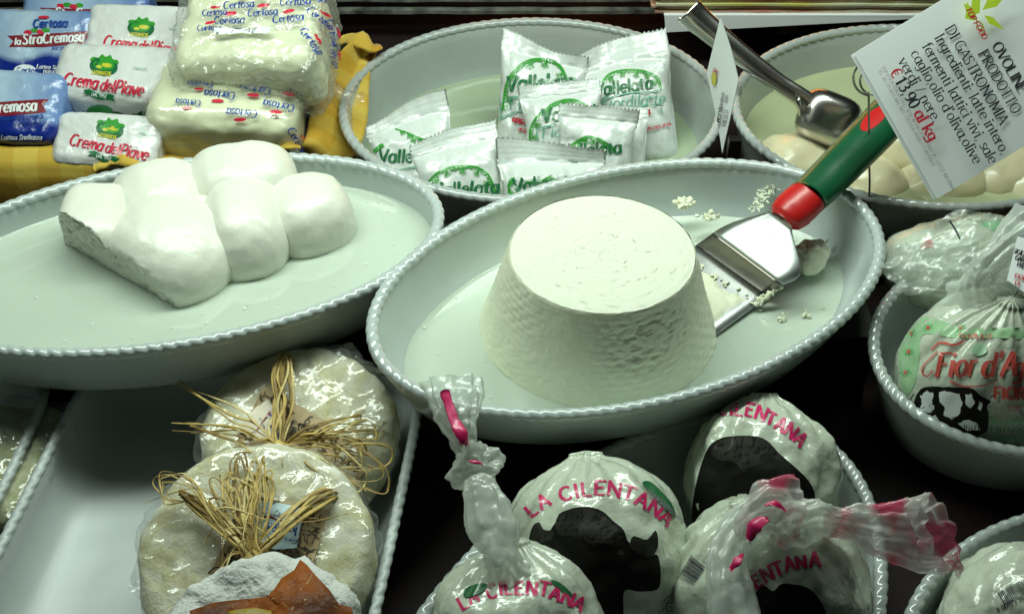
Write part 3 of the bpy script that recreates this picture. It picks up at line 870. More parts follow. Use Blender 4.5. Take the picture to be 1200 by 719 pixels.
for k in range(26):
    u = rnd.random(); q = B1.lerp(B2, u).lerp(E1.lerp(E2, u), .30 - .1 * u + rnd.uniform(-.05, .06)) + bn * .15
    rr = rnd.uniform(.06, .18); parts.append(blob(q, (rr, rr, rr * .5), (0, 0, rnd.uniform(0, 3)), 7, 2, rr * .8, 1.0 / rr, k * 1.7))
mesh('ricotta_scraps', *join(*parts), M_ric, root, world=True)

# ------------------------------------------------------------------ wire clip and price card
Y0 = 12.6
wb = at_y(1018, 236, 13.2); wt = at_y(1018, 112, Y0)
root = empty('card_holder', (wb.x, wb.y, 0)); tag(root, 'thin upright wire clip with ring gripping the price card', 'wire holder')
V, F = sweep([Vector((wb.x + .6, wb.y + .5, .3)), wb, (wb + wt) / 2 + Vector((.03, 0, 0)), wt], [.09, .085, .085, .085], 8, n=6); mesh('stem', V, F, M_wire, root, world=True)
V, F = sweep([Vector((wb.x + .6 + 2.2 * math.cos(a), wb.y + .5 + 2.2 * math.sin(a), .6)) for a in np.linspace(0, 6.28, 12)], [.12], 6, n=3) if False else blob((wb.x + .6, wb.y + .5, .6), (2.2, 2.2, .35), n=10, p=3); mesh('foot', V, F, M_black, root, world=True)
ring = []
for k in range(30):
    a = R(250) - 2 * math.pi * 1.45 * k / 29; r = 20 - (8.5 * max(0, k - 17) / 12)
    p = at_y(1020 + (1.5 * max(0, k - 17) / 3) + r * math.cos(a), 92 - r * math.sin(a), Y0 + (.28 if k > 19 else -.22)); ring.append(p)
V, F = sweep([wt] + ring, [.085], 8, n=3) if False else sweep([wt] + ring, [.09, .09], 8, n=3); mesh('ring', V, F, M_wire, root, world=True)

fwd = at_y(1100, 110, Y0) - CAM; fwd = fwd.normalized()
nrm = Vector((.02, -.80, .60)).normalized()      # the card faces up and out to the customer
def on_card(x, y):
    d = ray(x, y); return CAM + d * ((card_o - CAM).dot(nrm) / d.dot(nrm))
card_o = at_y(1001, 63, Y0)
c2 = on_card(1098, 233); ex = (c2 - card_o); LC = ex.length; ex.normalize(); ey = nrm.cross(ex); ey = ey if (ey.x < 0) else -ey   # ey: down the text
root = empty('price_card', card_o); tag(root, 'white price card lettered OVOLINE with price in red, tilted in a wire clip', 'price card')
n = 14; V = []; WC = 14.0
for s in (0, 1):
    for i in range(n):
        for j in range(n):
            u, v = i / (n - 1), j / (n - 1); q = card_o + ex * LC * u - ey * WC * v
            V.append(q - nrm * (s * .05 + .0 * u))
F = grid_faces(n, n) + [tuple(i + n * n for i in q[::-1]) for q in grid_faces(n, n)]
e = [(i * n) for i in range(n)] + [(n - 1) * n + j for j in range(1, n)] + [i * n + n - 1 for i in range(n - 2, -1, -1)] + [j for j in range(n - 2, 0, -1)]
F += [(e[k], e[k] + n * n, e[(k + 1) % len(e)] + n * n, e[(k + 1) % len(e)]) for k in range(len(e))]
cardo = mesh('card', V, F, M_card, root, world=True, smooth=False)
# second sheet tucked behind
bk = mesh('backing_card', [v - nrm * .12 - ex * .02 - ey * -.08 + (ey * .16 if 1 else 0) for v in V], F, M_card, root, world=True, smooth=False)
S = Surf(cardo, root)
A = 60.2
def ctext(s, x, y, size, m=M_ink, **k):
    kk = dict(thin=.6, thick=1.5, serif=True, gap=.9); kk.update(k)
    ink(S, text(s, size, x, y, A, **kk), m, 'lettering', 3)
ctext('OVOLINE', 1162, 54, 12.4)
ctext('PRODOTTO', 1146, 64, 12.4, aspect=.98)
ctext('DI GASTRONOMIA', 1107, 35, 12.6, aspect=.98)
ctext('Ingredienti: latte intero,', 1094, 45, 12.4, aspect=.94)
ctext('fermenti lattici vivi, sale', 1079, 55, 12.4, aspect=.93)
ctext("caglio,olio d'oliva,olive", 1065, 64, 12.4, aspect=.94)
ctext('verdi / nere.', 1050, 73, 12.4, aspect=.96)
ctext('€', 1040, 86, 13.6, M_inkred, thin=.9, thick=1.9)
ctext('13,90', 1046, 96, 13.6, thin=.9, thick=2.1, aspect=.98)
ctext('al kg', 1068, 134, 13.6, M_inkred, thin=1.0, thick=2.2)
ctext('TOP FOOD ITALIA S.R.L. SEDE IN VIA DI VITTORIO 25 - LECCE INFORMAZIONI 083 275', 1030, 80, 4.0, M_inkgrey, serif=False, thin=.7, thick=1.1, aspect=.98)
ctext('TEL. 083 275 013 E-MAIL INFO TOP FOOD PRODOTTO IN PUGLIA', 1025, 84, 3.6, M_inkgrey, serif=False, thin=.7, thick=1.1, aspect=.95)
for poly in ([(1132, 22), (1143, 17), (1144, -6), (1134, 2)], [(1146, 14), (1152, 2), (1172, -2), (1163, 10)], [(1140, 27), (1127, 15), (1124, 6), (1137, 13)],
             [(1148, 20), (1158, 22), (1172, 37), (1154, 30)], [(1126, 24), (1136, 26), (1140, 24), (1128, 4)]):
    fill(S, poly, M_lime, 'logo_petal', 3, smooth=False)
ink(S, [line([(1139, 26), (1146, 31), (1149, 43)], 1.6), line([(1139, 26), (1141, 34), (1149, 43)], 1.6), line([(1143, 31), (1148, 35)], 1)], M_olive, 'logo_mark', 2)
ink(S, text('TOP FOOD', 6.6, 1126, 13, 60, 1.3, 2.2, slant=.15), M_inkred, 'logo_lettering', 2)

# card seen nearly edge on, between the two back dishes
A_, B_, C_, D_ = at_y(844, 21, 20), at_y(865, 95, 16.5), at_y(846, 180, 17), at_y(828, 86, 21.5)
root = empty('edge_on_card', C_); tag(root, 'narrow price card turned almost edge on between the two back dishes', 'price card')
V = []; n = 10
for s in (0, 1):
    for i in range(n):
        for j in range(n):
            u, v = i / (n - 1), j / (n - 1); q = A_ * (1 - u) * (1 - v) + B_ * u * (1 - v) + C_ * u * v + D_ * (1 - u) * v
            V.append(q + Vector((.05 * s + .12 * math.sin(3 * u), 0, 0)))
F = grid_faces(n, n) + [tuple(i + n * n for i in q[::-1]) for q in grid_faces(n, n)]
card2 = mesh('card', V, F, M_card, root, world=True)
S2 = Surf(card2, root)
for (s, x, y, sz, m_) in (('€ 8,90', 835, 155, 9, M_ink), ('PRODOTTO', 840, 145, 5, M_ink), ('FRESCO', 848, 140, 5, M_inkgrey), ('Ingredienti', 843, 120, 4, M_inkgrey), ('latte', 850, 112, 4, M_inkgrey), ('TOP', 838, 84, 6, M_inkred)):
    if m_ is M_ink and sz == 9: s = 'E 3,90'
    ink(S2, text(s, sz, x + 3, y + 8, -78, .8, 1.5, aspect=.8), m_, 'lettering', 2)
fill(S2, ell(838, 92, 3, 8, 0, 10), M_pyel, 'logo_mark', 3)
V, F = box(-.5, .5, -.4, .4, -2.0, .6); mesh('clip', [v + C_ + Vector((.9, 0, .9)) for v in V], F, M_black, root, world=True, smooth=False)
V, F = sweep([C_ + Vector((.9, 0, -1)), Vector((C_.x + 1.0, C_.y + .2, 8)), Vector((C_.x + 1, C_.y + .2, .4))], [.14, .14], 8, n=3); mesh('stem', V, F, M_wire, root, world=True)

# ------------------------------------------------------------------ scoop and cheese balls in the back right dish
root = empty('serving_scoop', at(975, 150, 4)); tag(root, 'shiny steel serving scoop standing in the dish of yellowish cheese balls', 'scoop')
P = [at_y(806, 12, 31), at_y(822, 27, 30.5), at_y(862, 60, 29), at_y(905, 92, 27.5), at_y(935, 112, 26.5), at_y(950, 124, 26)]
C = catmull(P, 8); V = []; m = len(C); seg = 18
for th_ in (1, .90):
    for i, c in enumerate(C):
        t = (C[min(i + 1, m - 1)] - C[max(i - 1, 0)]).normalized(); y_ = (CAM - c).normalized(); x = t.cross(y_).normalized(); y_ = x.cross(t).normalized()
        r = lerpl([1.28, 1.22, 1.05, .90, .78, .85, 1.0], i / (m - 1)) * th_
        for k in range(seg):
            a = R(-38) + R(256) * k / (seg - 1); V.append(c + x * math.cos(a) * r + y_ * (math.sin(a) * r * .62 - .05))
F = grid_faces(m, seg) + [tuple(i + m * seg for i in q[::-1]) for q in grid_faces(m, seg)]
for j in (0, m - 1):
    F += [(j * seg + k, j * seg + k + 1, j * seg + k + 1 + m * seg, j * seg + k + m * seg) for k in range(seg - 1)]
for k in (0, seg - 1):
    F += [(j * seg + k, (j + 1) * seg + k, (j + 1) * seg + k + m * seg, j * seg + k + m * seg) for j in range(m - 1)]
mesh('handle', V, F, M_steel, root, world=True)
c0 = at(972, 140, 7.6); V = []; nu, nv = 36, 18; axf = Vector((.93, -.28, -.25)).normalized()
tx = axf; tz = (CAM - c0).normalized(); tz = (tz - tx * tz.dot(tx)).normalized(); ty = tz.cross(tx)
for sh in (1, .95):
    for i in range(nu):
        a = 2 * math.pi * i / nu
        for j in range(nv):
            b = (math.pi / 2) * j / (nv - 1)
            rx, ry, rz = 2.75, 2.35, 1.7
            kk = (abs(math.cos(a)) ** 3.4 + abs(math.sin(a)) ** 3.4) ** (-1 / 3.4); xx = kk * math.cos(a) * math.cos(b) ** .6; yy = kk * math.sin(a) * math.cos(b) ** .6; zz = math.sin(b) ** 1.1
            wv = 1
            V.append(c0 + tx * (xx * rx * wv) * sh + ty * (yy * ry) * sh + tz * (zz * rz * sh - .7))
F = grid_faces(nu, nv, True, False) + [tuple(i + nu * nv for i in q[::-1]) for q in grid_faces(nu, nv, True, False)]
F += [(i * nv, ((i + 1) % nu) * nv, ((i + 1) % nu) * nv + nu * nv, i * nv + nu * nv) for i in range(nu)]
mesh('scoop_bowl', V, F, M_steel, root, world=True)
V, F = sweep([at(936, 118, 9.6), at(938, 135, 7.2), at(937, 158, 4.2)], [.55, .7, .45], 12, .35, n=6, up=Vector((1, 0, 0))); mesh('neck_fin', V, F, M_steel, root, world=True)

balls = [(935, 196, 3.4, 3.0, 'yellowish cheese ball just below the scoop bowl'), (1062, 172, 4.2, 3.3, 'yellowish cheese ball right of the green handle under the card'),
         (1015, 215, 3.2, 3.0, 'cheese ball behind the wire stem'), (1100, 215, 3.3, 3.2, 'cheese ball below the lower corner of the price card'),
         (1165, 205, 3.6, 3.1, 'cheese ball right of the lower card corner'), (1200, 222, 3.2, 3.0, 'cheese ball cut off by the right edge of the picture'),
         (1130, 165, 3.8, 3.1, 'cheese ball hidden mostly behind the price card'), (985, 190, 2.7, 2.6, 'cheese ball between scoop bowl and green handle'), (1195, 175, 3.8, 3.0, 'cheese ball near the back on the right edge')]
for k, (x, y, z, r, lb) in enumerate(balls):
    V, F = blob((0, 0, 0), (r * 1.3, r * 1.15, r * .86), (.1 * k, .2, k), 18, 2.15, .25, .3, k * 3)
    V = [v * (1 - .10 * max(0, N3(v, .55, k))) for v in V]
    tag(mesh('ovoline_ball', V, F, M_ovo, None, at(x, y, z)), lb, 'cheese ball', 'yellowish cheese balls in the back right dish')

# stack of printed paper, back right
root = empty('paper_stack', (34, 48.6, 6.5)); tag(root, 'stack of pink and yellow printed wrapping paper on the back rail', 'paper stack')
mp = mat('printed_wrapping_paper', (.62, .60, .44), .6, bump=(1, .04, 3), var=(.16, .0, (.50, .16, .12)))
mp2 = mat('printed_wrapping_paper_yellow', (.62, .62, .48), .6, bump=(1, .04, 3), var=(.13, 0, (.52, .50, .06)))
for k in range(9):
    n = 40; V = []; x0 = -19.5 + .5 * math.sin(k * 2.1); x1 = 40
    for s in (0, 1):
        for i in range(n):
            x = x0 + (x1 - x0) * i / (n - 1)
            for yy in (-2.4 + .25 * math.sin(k * 1.7), 12):
                V.append(Vector((x, yy + .15 * N3((x, k, 0), .3), .28 * k + .21 * s + .10 * N3((x, 0, k), .15))))
    F = grid_faces(n, 2) + [tuple(i + 2 * n for i in q[::-1]) for q in grid_faces(n, 2)] + [(i * 2, (i + 1) * 2, (i + 1) * 2 + 2 * n, i * 2 + 2 * n) for i in range(n - 1)] + [(0, 1, 2 * n + 1, 2 * n)]
    mesh('sheet', V, F, (mp, mp2)[k % 2], root, smooth=False)
V = [Vector(p) for p in ((-18.6, -2.9, -.03), (8, -2.9, -.03), (8, -2.9, -.35), (-18.3, -3.0, -1.9), (-18.6, 6, -.03), (8, 6, -.03))]
V += [v + Vector((0, .1, -.08)) for v in V]
mesh('white_sheet', V, [(0, 1, 2, 3), (0, 4, 5, 1), (6, 9, 8, 7), (6, 7, 11, 10), (3, 2, 8, 9), (0, 3, 9, 6), (1, 7, 8, 2), (4, 10, 11, 5)], M_card, root, smooth=False)

# ------------------------------------------------------------------ pouches
def pouch(px_, py_, z, W_, L_, tilt, roll, seed, label, seal=.2, T=1.6, bend=.0, sealrot=0.0, sk=0.0):
    """pillow pouch: local x across, y along its length, z out of the face"""
    rot = Euler((R(tilt), 0, 0)).to_matrix().to_4x4() @ Matrix.Rotation(R(roll), 4, 'Z')
    rot = Matrix.Rotation(R(0), 4, 'Z') @ rot
    root = empty('cheese_pouch', at(px_, py_, z), rot); tag(root, label, 'cheese pouch', 'white and green cheese pouches in the back dish')
    nu, nv = 44, 56; V = []; rnd = random.Random(seed); sd = seed * 3.7
    for side in (1, -1):
        for i in range(nu):
            u = -1 + 2 * i / (nu - 1)
            for j in range(nv):
                v = -1 + 2 * j / (nv - 1)
                vs = 1 - seal * 2          # seal begins here
                if v > vs: bl = 0.03 + .10 * max(0, 1 - (v - vs) / (seal * .9)) ** 2
                else:
                    k = (vs - v) / (vs + 1); bl = min(1, (k * 3.2)) ** .7 * (1 - max(0, (k - .82) / .18) ** 2) ** .5 if k < .999 else 0
                    bl = max(.03, bl)
                prof = max(0, 1 - abs(u) ** 2.6) ** .55
                x = u * W_ / 2 * (1 - .09 * bl) * (1 - .03 * max(0, -v)); y = v * L_ / 2
                zz = side * T * bl * prof
                q = Vector((x, y, zz))
                cr = 0
                if v < vs + .05:
                    cr = .26 * abs(fbm((x * .8, y * .45, side), .75, sd, 3)) - .08
                    near = max(0, 1 - (vs - v) / .7)
                    cr += .13 * near * math.sin(x * 2.1 + 2.2 * N3((x, y, 0), .3, sd)) * (1 - abs(u) ** 4)
                    cr -= .34 * max(0, .12 - abs(N3((x + y * .4, y * .6, side * 2), .22, sd + 4))) * 4 * bl
                else:
                    cr = .05 * math.sin(x * 5 + seed) + .12 * N3((x, y, 0), .4, sd)
                q.z += side * cr * (.3 + bl) if v < vs else cr
                q.y += sk * (u + .35 * math.sin(2.6 * u + seed)) * max(0, (v - vs * .5) / (1 - vs * .5))
                if v > vs:  # seal leans and ripples
                    q.z += -sealrot * (v - vs) * L_ / 2 + .55 * N3((x, 0, seed), .28, sd) * (v - vs) / seal
                    if j == nv - 1: q.y += .11 * (1 if i % 2 else -1)
                    elif j % 3 == 0: q.z += .03
                if v < -.97: q.y += .1 * (1 if i % 2 else -1)
                q.z += bend * x * x / 10
                V.append(q)
    F = grid_faces(nu, nv)[:]; F = [q[::-1] for q in F]; F2 = [tuple(i + nu * nv for i in q[::-1]) for q in F]; F += F2
    for i in range(nu - 1):
        for j in (0, nv - 1): F.append((i * nv + j, (i + 1) * nv + j, (i + 1) * nv + j + nu * nv, i * nv + j + nu * nv))
    for j in range(nv - 1):
        for i in (0, nu - 1): F.append((i * nv + j, i * nv + j + 1, i * nv + j + 1 + nu * nv, i * nv + j + nu * nv))
    body = mesh('pouch_body', V, F, M_pouch, root)
    return root, body, Surf(body, root)


def arch(S, pts, w=5.5, leaves=True, m=M_pgreen, seed=0):
    Q = catmull([Vector(p) for p in pts], 8); rnd = random.Random(seed); st = [(Q, [w * .42] * len(Q))]
    cx = sum(p.x for p in Q) / len(Q); cy = max(p.y for p in Q)
    L = 0; inn = Vector((cx, cy))
    for i in range(1, len(Q)):
        L += (Q[i] - Q[i - 1]).length
        if L > 2.8:
            L = 0; d = (inn - Q[i]).normalized(); t = (Q[i] - Q[i - 1]).normalized()
            ln = w * (.55 + .75 * rnd.random())
            for s in (-.7, .7): st.append(([Q[i], Q[i] + (d + t * s) * ln * .5, Q[i] + (d + t * s * 1.6) * ln], [w * .24, w * .2, w * .08]))
        
    n = len(Q)
    for f in (.12, .31, .5, .69, .88):
        p = Q[int(f * (n - 1))]; d = (inn - p).normalized(); t = Vector((-d.y, d.x)); c = p + d * w * 1.5
        for a in range(-2, 3): st.append(([c - d * w * .9 , c + d * w * (.7 - .22 * abs(a)) + t * a * w * .42], [w * .10, w * .20]))
    ink(S, st, m, 'printed_wreath', 3)


r_, b_, S = pouch(632, 123, 6.1, 8.1, 11.0, 52, -6, 1, 'tall pouch standing at the back, left of the two', seal=.12, T=1.7, sk=-.9)
arch(S, [(589, 130), (594, 97), (610, 76), (632, 69), (655, 76), (668, 100)], 5.5, seed=1)
ink(S, text('Vallelata', 16.5, 595, 107, -3, 1.2, 2.3, slant=.12, aspect=.90, gap=1.3), M_dgreen); ink(S, text('Fiordilatte', 14, 598, 128, -4, .8, 1.0, slant=.15, aspect=.9), M_outl)
ink(S, [line([(588, 121), (610, 113), (640, 111), (668, 112)], 1.2), line([(588, 121), (589, 138), (586, 141), (600, 133), (600, 138)], 1.2, False), line([(600, 133), (630, 127), (665, 127)], 1.2)], M_outl, 'printed_banner')
ink(S, text('mozzarella fresca', 8.5, 601, 143, 12, 1.2, 2.2, slant=.2, aspect=.9), M_pred); ink(S, text('ingredienti', 5, 608, 153, 14, 1.2, 1.8), M_pred)
r_, b_, S = pouch(737, 122, 6.1, 8.8, 11.9, 50, 8, 2, 'tall pouch at the back right with its seal rising to the right', seal=.19, T=1.7, sealrot=.2, sk=.9)
arch(S, [(704, 97), (716, 86), (735, 82), (757, 84), (771, 91), (775, 104)], 4.6, seed=2)
ink(S, text('Vallelata', 14, 698, 113, -8, 1.2, 2.3, gap=1.2, slant=.12, aspect=.92), M_dgreen); ink(S, text('Fiordilatte', 13, 706, 128, -5, .8, 1.0, slant=.15, aspect=.94), M_outl)
ink(S, [line([(697, 121), (730, 111), (772, 107)], 1.2), line([(697, 138), (735, 128), (773, 122)], 1.2), line([(773, 126), (776, 132), (770, 131)], 1.2, False)], M_outl, 'printed_banner')
ink(S, text('mozzarella fresca', 8, 697, 160, -22, 1.2, 2.2, slant=.2, aspect=.85), M_pred); ink(S, text('ingredienti naturali', 4.6, 735, 158, -12, 1.2, 1.8), M_pred)
r_, b_, S = pouch(660, 146, 6.3, 7.4, 7.6, 50, 6, 3, 'middle pouch half hidden in front of the tall pair', seal=.16, T=1.3)
arch(S, [(621, 168), (622, 150), (632, 134), (652, 120), (676, 118), (706, 136)], 5, seed=3)
ink(S, text('Vallelata', 15, 636, 144, -8, 1.2, 2.2, gap=1.2, slant=.12, aspect=.95), M_dgreen); ink(S, text('Fiordilatte', 13, 636, 162, -4, .8, 1.0, slant=.15), M_outl)
ink(S, [line([(629, 154), (634, 150), (652, 146)], 1.2), line([(629, 154), (632, 172), (622, 177), (636, 174), (640, 172)], 1.2, False)], M_outl, 'printed_banner')
r_, b_, S = pouch(698, 172, 6.6, 7.0, 6.9, 55, -5, 4, 'pouch in front with jagged seal and green wreath peak', seal=.16, T=1.2)
arch(S, [(656, 178), (668, 171), (680, 163), (692, 160), (708, 166), (722, 177)], 4.6, seed=4)
ink(S, text('Vallelata', 14, 658, 184, -4, 1.2, 2.2, gap=1.2, slant=.12, aspect=.95), M_dgreen)
r_, b_, S = pouch(730, 172, 5.2, 4.4, 7.2, 50, -2, 5, 'blank edge of a pouch showing right of the jagged one', seal=.16, T=.9)
r_, b_, S = pouch(648, 213, 6.6, 9.2, 6.3, 40, 4, 6, 'lowest middle pouch leaning on the rim between the others', seal=.24, T=1.3, sealrot=-.3, sk=-.7)
arch(S, [(596, 226), (597, 212), (604, 208)], 4, seed=5); arch(S, [(615, 213), (632, 213), (645, 207), (653, 213)], 3.6, seed=6)
ink(S, text('Vallelata', 15, 602, 226, -6, 1.2, 2.2, gap=1.2, slant=.12, aspect=.95), M_dgreen)
r_, b_, S = pouch(484, 172, 6.0, 7.7, 7.2, 44, 12, 7, 'leftmost pouch with folded corner partly behind its neighbour', seal=.19, T=1.2, sk=.8)
arch(S, [(463, 151), (478, 156), (490, 161), (502, 165)], 4.2, seed=7); ink(S, [line([(439, 178), (444, 173), (450, 170)], 4), line([(525, 146), (534, 154)], 2)], M_pgreen, 'printed_wreath')
ink(S, text('Vallelata', 14.5, 444, 190, 0, 1.2, 2.2, gap=1.2, slant=.12, aspect=.95), M_dgreen); ink(S, [line([(466, 200), (478, 197), (492, 195)], 1.2)], M_outl, 'printed_banner')
r_, b_, S = pouch(538, 205, 6.6, 7.6, 7.6, 46, 9, 8, 'second pouch from the left with full green wreath', seal=.19, T=1.3, sk=.6)
arch(S, [(500, 215), (512, 203), (530, 196), (555, 195), (572, 205), (582, 228)], 5, seed=8)
ink(S, text('Vallelata', 15, 507, 230, -3, 1.2, 2.2, gap=1.2, slant=.12, aspect=.98), M_dgreen)

# ------------------------------------------------------------------ wrapped packs in the yellow cloth, back left
def pack(px_, py_, z, L_, W_, H_, tilt, yaw, seed, name, label, cat, m, r=.9, wr=.10, group=None, roll=0, bulge=.15):
    rot = Matrix.Rotation(R(yaw), 4, 'Z') @ Matrix.Rotation(R(tilt), 4, 'X') @ Matrix.Rotation(R(roll), 4, 'Y')
    root = empty(name, at(px_, py_, z), rot); tag(root, label, cat, group)
    V, F = rblock(L_, W_, H_, r, 34, bulge, wr, .45, seed)
    for v in V:   # pinched, folded ends of the wrapper
        e = max(0, abs(v.x) / (L_ / 2) - .80) / .2
        v.y *= 1 - .08 * e; v.z += .10 * e * math.sin(v.y * 3 + seed); v.z -= .10 * max(0, 1 - abs(abs(v.x) - L_ * .42 + abs(v.y) * .25) / .12)
    body = mesh('wrapper', V, F, m, root)
    return root, body, Surf(body, root)


def crema(S, x, y, sc, ang, full=True):
    ca, sa = math.cos(R(ang)), math.sin(R(ang))
    def T(u, v): return (x + (u * ca - v * sa) * sc, y + (u * sa + v * ca) * sc)
    fill(S, [T(*p) for p in ell(52, -20, 19, 12.5)], M_dgreen, 'emblem', 4)
    fill(S, [T(*p) for p in [(34, -26), (36, -31), (44, -31), (48, -36), (53, -33), (60, -36), (63, -31), (70, -30), (70, -25), (52, -29)]], M_pgreen, 'emblem_trees', 3)
    fill(S, [T(*p) for p in ell(52, -22, 14, 7)], M_pgreen, 'emblem_field', 3)
    fill(S, [T(*p) for p in ell(56, -22, 7, 3)], M_pyel, 'emblem_cow', 2); fill(S, [T(*p) for p in ell(46, -19, 4, 2)], M_pyel, 'emblem_cow', 2)
    p = T(37, -8); ink(S, text('LATTEBUSCHE', 5 * sc, p[0], p[1], ang, 1.2, 2, aspect=.62), M_pyel, 'emblem_lettering', 2)
    p = T(0, 9); ink(S, text('Crema', 15.5 * sc, p[0], p[1], ang + 2, 1.0, 1.9, slant=.30, aspect=.80, gap=1.0), M_pred, step=3)
    p = T(50, 11); ink(S, text('del', 14 * sc, p[0], p[1], ang + 2, 1.0, 1.8, slant=.30, aspect=.80, gap=1.0), M_pred, step=3)
    p = T(70, 12); ink(S, text('Piave', 15.5 * sc, p[0], p[1], ang + 2, 1.0, 1.9, slant=.30, aspect=.80, gap=1.0), M_pred, step=3)
    fill(S, [T(*p) for p in [(28, 14), (36, 12), (50, 17), (64, 15), (72, 17), (69, 20), (73, 24), (62, 23), (50, 24), (36, 19), (27, 20), (32, 17)]], M_dgreen, 'ribbon', 3, smooth=False)
    p = T(40, 20); ink(S, text('DAL 1952', 3.8 * sc, p[0], p[1], ang + 3, 1.2, 2), M_white, 'ribbon_lettering', 2)
    p = T(92, -20); ink(S, text('FORMAGGIO', 2.6 * sc, p[0], p[1], ang, 1, 1.4), M_outl, 'small_print', 2)


g = 'white cream cheese packs with green emblem'
r_, b_, S = pack(170, 45, 11.6, 9.4, 5.0, 3.6, 30, -3, 1, 'cream_cheese_pack', 'topmost white pack with green emblem, behind the other two', 'cheese pack', M_wrapw, group=g, r=.5)
crema(S, 121, 47, .83, 4)
r_, b_, S = pack(143, 100, 10.2, 10.9, 6.0, 4.9, 20, -5, 2, 'cream_cheese_pack', 'middle white pack with green emblem and glossy folded ends', 'cheese pack', M_wrapw, group=g, r=1.2, wr=.14)
fill(S, [(74, 130), (90, 132), (106, 130), (120, 134), (135, 131), (150, 134), (165, 131), (186, 130), (184, 150), (120, 152), (78, 146)], M_dgreen, 'printed_grass', 3, jag=1.2)
fill(S, ell(117, 130, 15, 7), M_pgreen, 'emblem', 3); ink(S, text('Crema del Piave', 10, 90, 143, 4, 1.4, 2.4, slant=.3, aspect=.8), M_dred, step=3)
crema(S, 75, 91, .87, 6)
r_, b_, S = pack(132, 172, 8.2, 9.0, 4.9, 3.6, 30, -6, 3, 'cream_cheese_pack', 'lowest white pack with green emblem just above the cloth', 'cheese pack', M_wrapw, group=g, r=.8)
crema(S, 82, 162, .86, 9)


def stra(S, x, y, sc, ang, cert=True):
    ca, sa = math.cos(R(ang)), math.sin(R(ang))
    def T(u, v): return (x + (u * ca - v * sa) * sc, y + (u * sa + v * ca) * sc)
    fill(S, [T(*p) for p in [(-14, -5), (40, -6), (112, -8), (104, 0), (108, 9), (40, 13), (-12, 11), (-5, 3)]], M_dred, 'banner', 4, smooth=False)
    for k, (u, v, m_) in enumerate(((16, -9, M_pred), (25, -11, M_pgreen), (34, -9, M_pred), (42, -11, M_pgreen))): fill(S, [T(*p) for p in ell(u, v, 6, 3.2)], m_, 'printed_berry', 2.5)
    p = T(-4, 8); ink(S, text('la', 9 * sc, p[0], p[1], ang, 1.5, 2.5, slant=.2), M_white, step=3)
    p = T(8, 8); ink(S, text('StraCremosa', 14 * sc, p[0], p[1], ang - 1, 1.3, 2.3, slant=.2, aspect=.82, gap=1.2), M_white, step=3)
    p = T(50, 18); ink(S, text('Ricco di Fermenti', 6 * sc, p[0], p[1], ang - 2, 1.0, 1.9, slant=.2, aspect=.9), M_pblue, 'small_print', 2)
    p = T(66, 24); ink(S, text('Lattici Vivi', 6 * sc, p[0], p[1], ang - 2, 1.0, 1.9, slant=.2, aspect=.9), M_pblue, 'small_print', 2)
    if cert:
        p = T(24, -15); ink(S, text('Certosa', 11 * sc, p[0], p[1], ang, 1.6, 2.8, slant=.2, aspect=1.0), M_pblue, step=3); fill(S, [T(*p) for p in ell(40, -29, 8, 1.8)], M_pred, 'logo_mark', 2)


g = 'blue and white soft cheese packs with dark red banner'
r_, b_, S = pack(104, 22, 10.8, 11.8, 6.0, 3.4, 30, -3, 4, 'soft_cheese_pack', 'blue soft cheese pack at the very back, top of the pile', 'cheese pack', M_bluepack, group=g)
stra(S, 58, 14, .82, 3, False)
r_, b_, S = pack(52, 62, 10.2, 10.4, 7.0, 4.2, 38, -3, 5, 'soft_cheese_pack', 'large blue and white pack with the whole banner showing', 'cheese pack', M_bluepack, group=g, wr=.12)
stra(S, 20, 46, .82, -2)
fill(S, ell(30, 83, 13, 6.5), M_white, 'printed_oval', 3); ink(S, text('Certosa', 6.5, 20, 86, 2, 1.5, 2.4, slant=.2), M_pblue, step=2); ink(S, text('la StraCremosa', 5.5, 18, 94, 2, 1.5, 2.4, slant=.2), M_pred, step=2)
ink(S, text('Lattea Snellezza', 4.4, 44, 81, 3, 1.3, 2.2, slant=.2), M_white, 'small_print', 2); ink(S, text('naturale e leggera', 4.4, 52, 86, 3, 1.3, 2.2, slant=.2), M_white, 'small_print', 2)
r_, b_, S = pack(17, 134, 9.4, 9.6, 6.6, 4.4, 30, -6, 6, 'soft_cheese_pack', 'lower blue pack cut off by the left edge of the picture', 'cheese pack', M_bluepack, group=g, wr=.12)
stra(S, -45, 127, .92, -2, False)
ink(S, text('Lattea Snellezza', 5, 2, 163, 0, 1.3, 2.2, slant=.2), M_white, 'small_print', 2)
r_, b_, S = pack(70, 178, 6.9, 9, 5.5, 3, 24, -6, 7, 'soft_cheese_pack', 'dark blue pack end low between the lower blue and white packs', 'cheese pack', M_bluepack, group=g)


def cert_print(S, L):
    for (x, y, s, a, sl) in L:
        ink(S, text('Certosa', s, x, y, a, 1.1, 2.0, slant=sl, aspect=.92, gap=1.1), M_pblue, 'printed_name', 2.5)
        ca, sa = math.cos(R(a)), math.sin(R(a)); u, v = (2.3 * s, -1.35 * s) if sl > 0 else (2.2 * s, .35 * s)
        fill(S, [(x + p * ca - q * sa, y + p * sa + q * ca) for p, q in ell(u, v, s * .85, s * .24, -5, 10)], M_pred, 'logo_mark', 2)


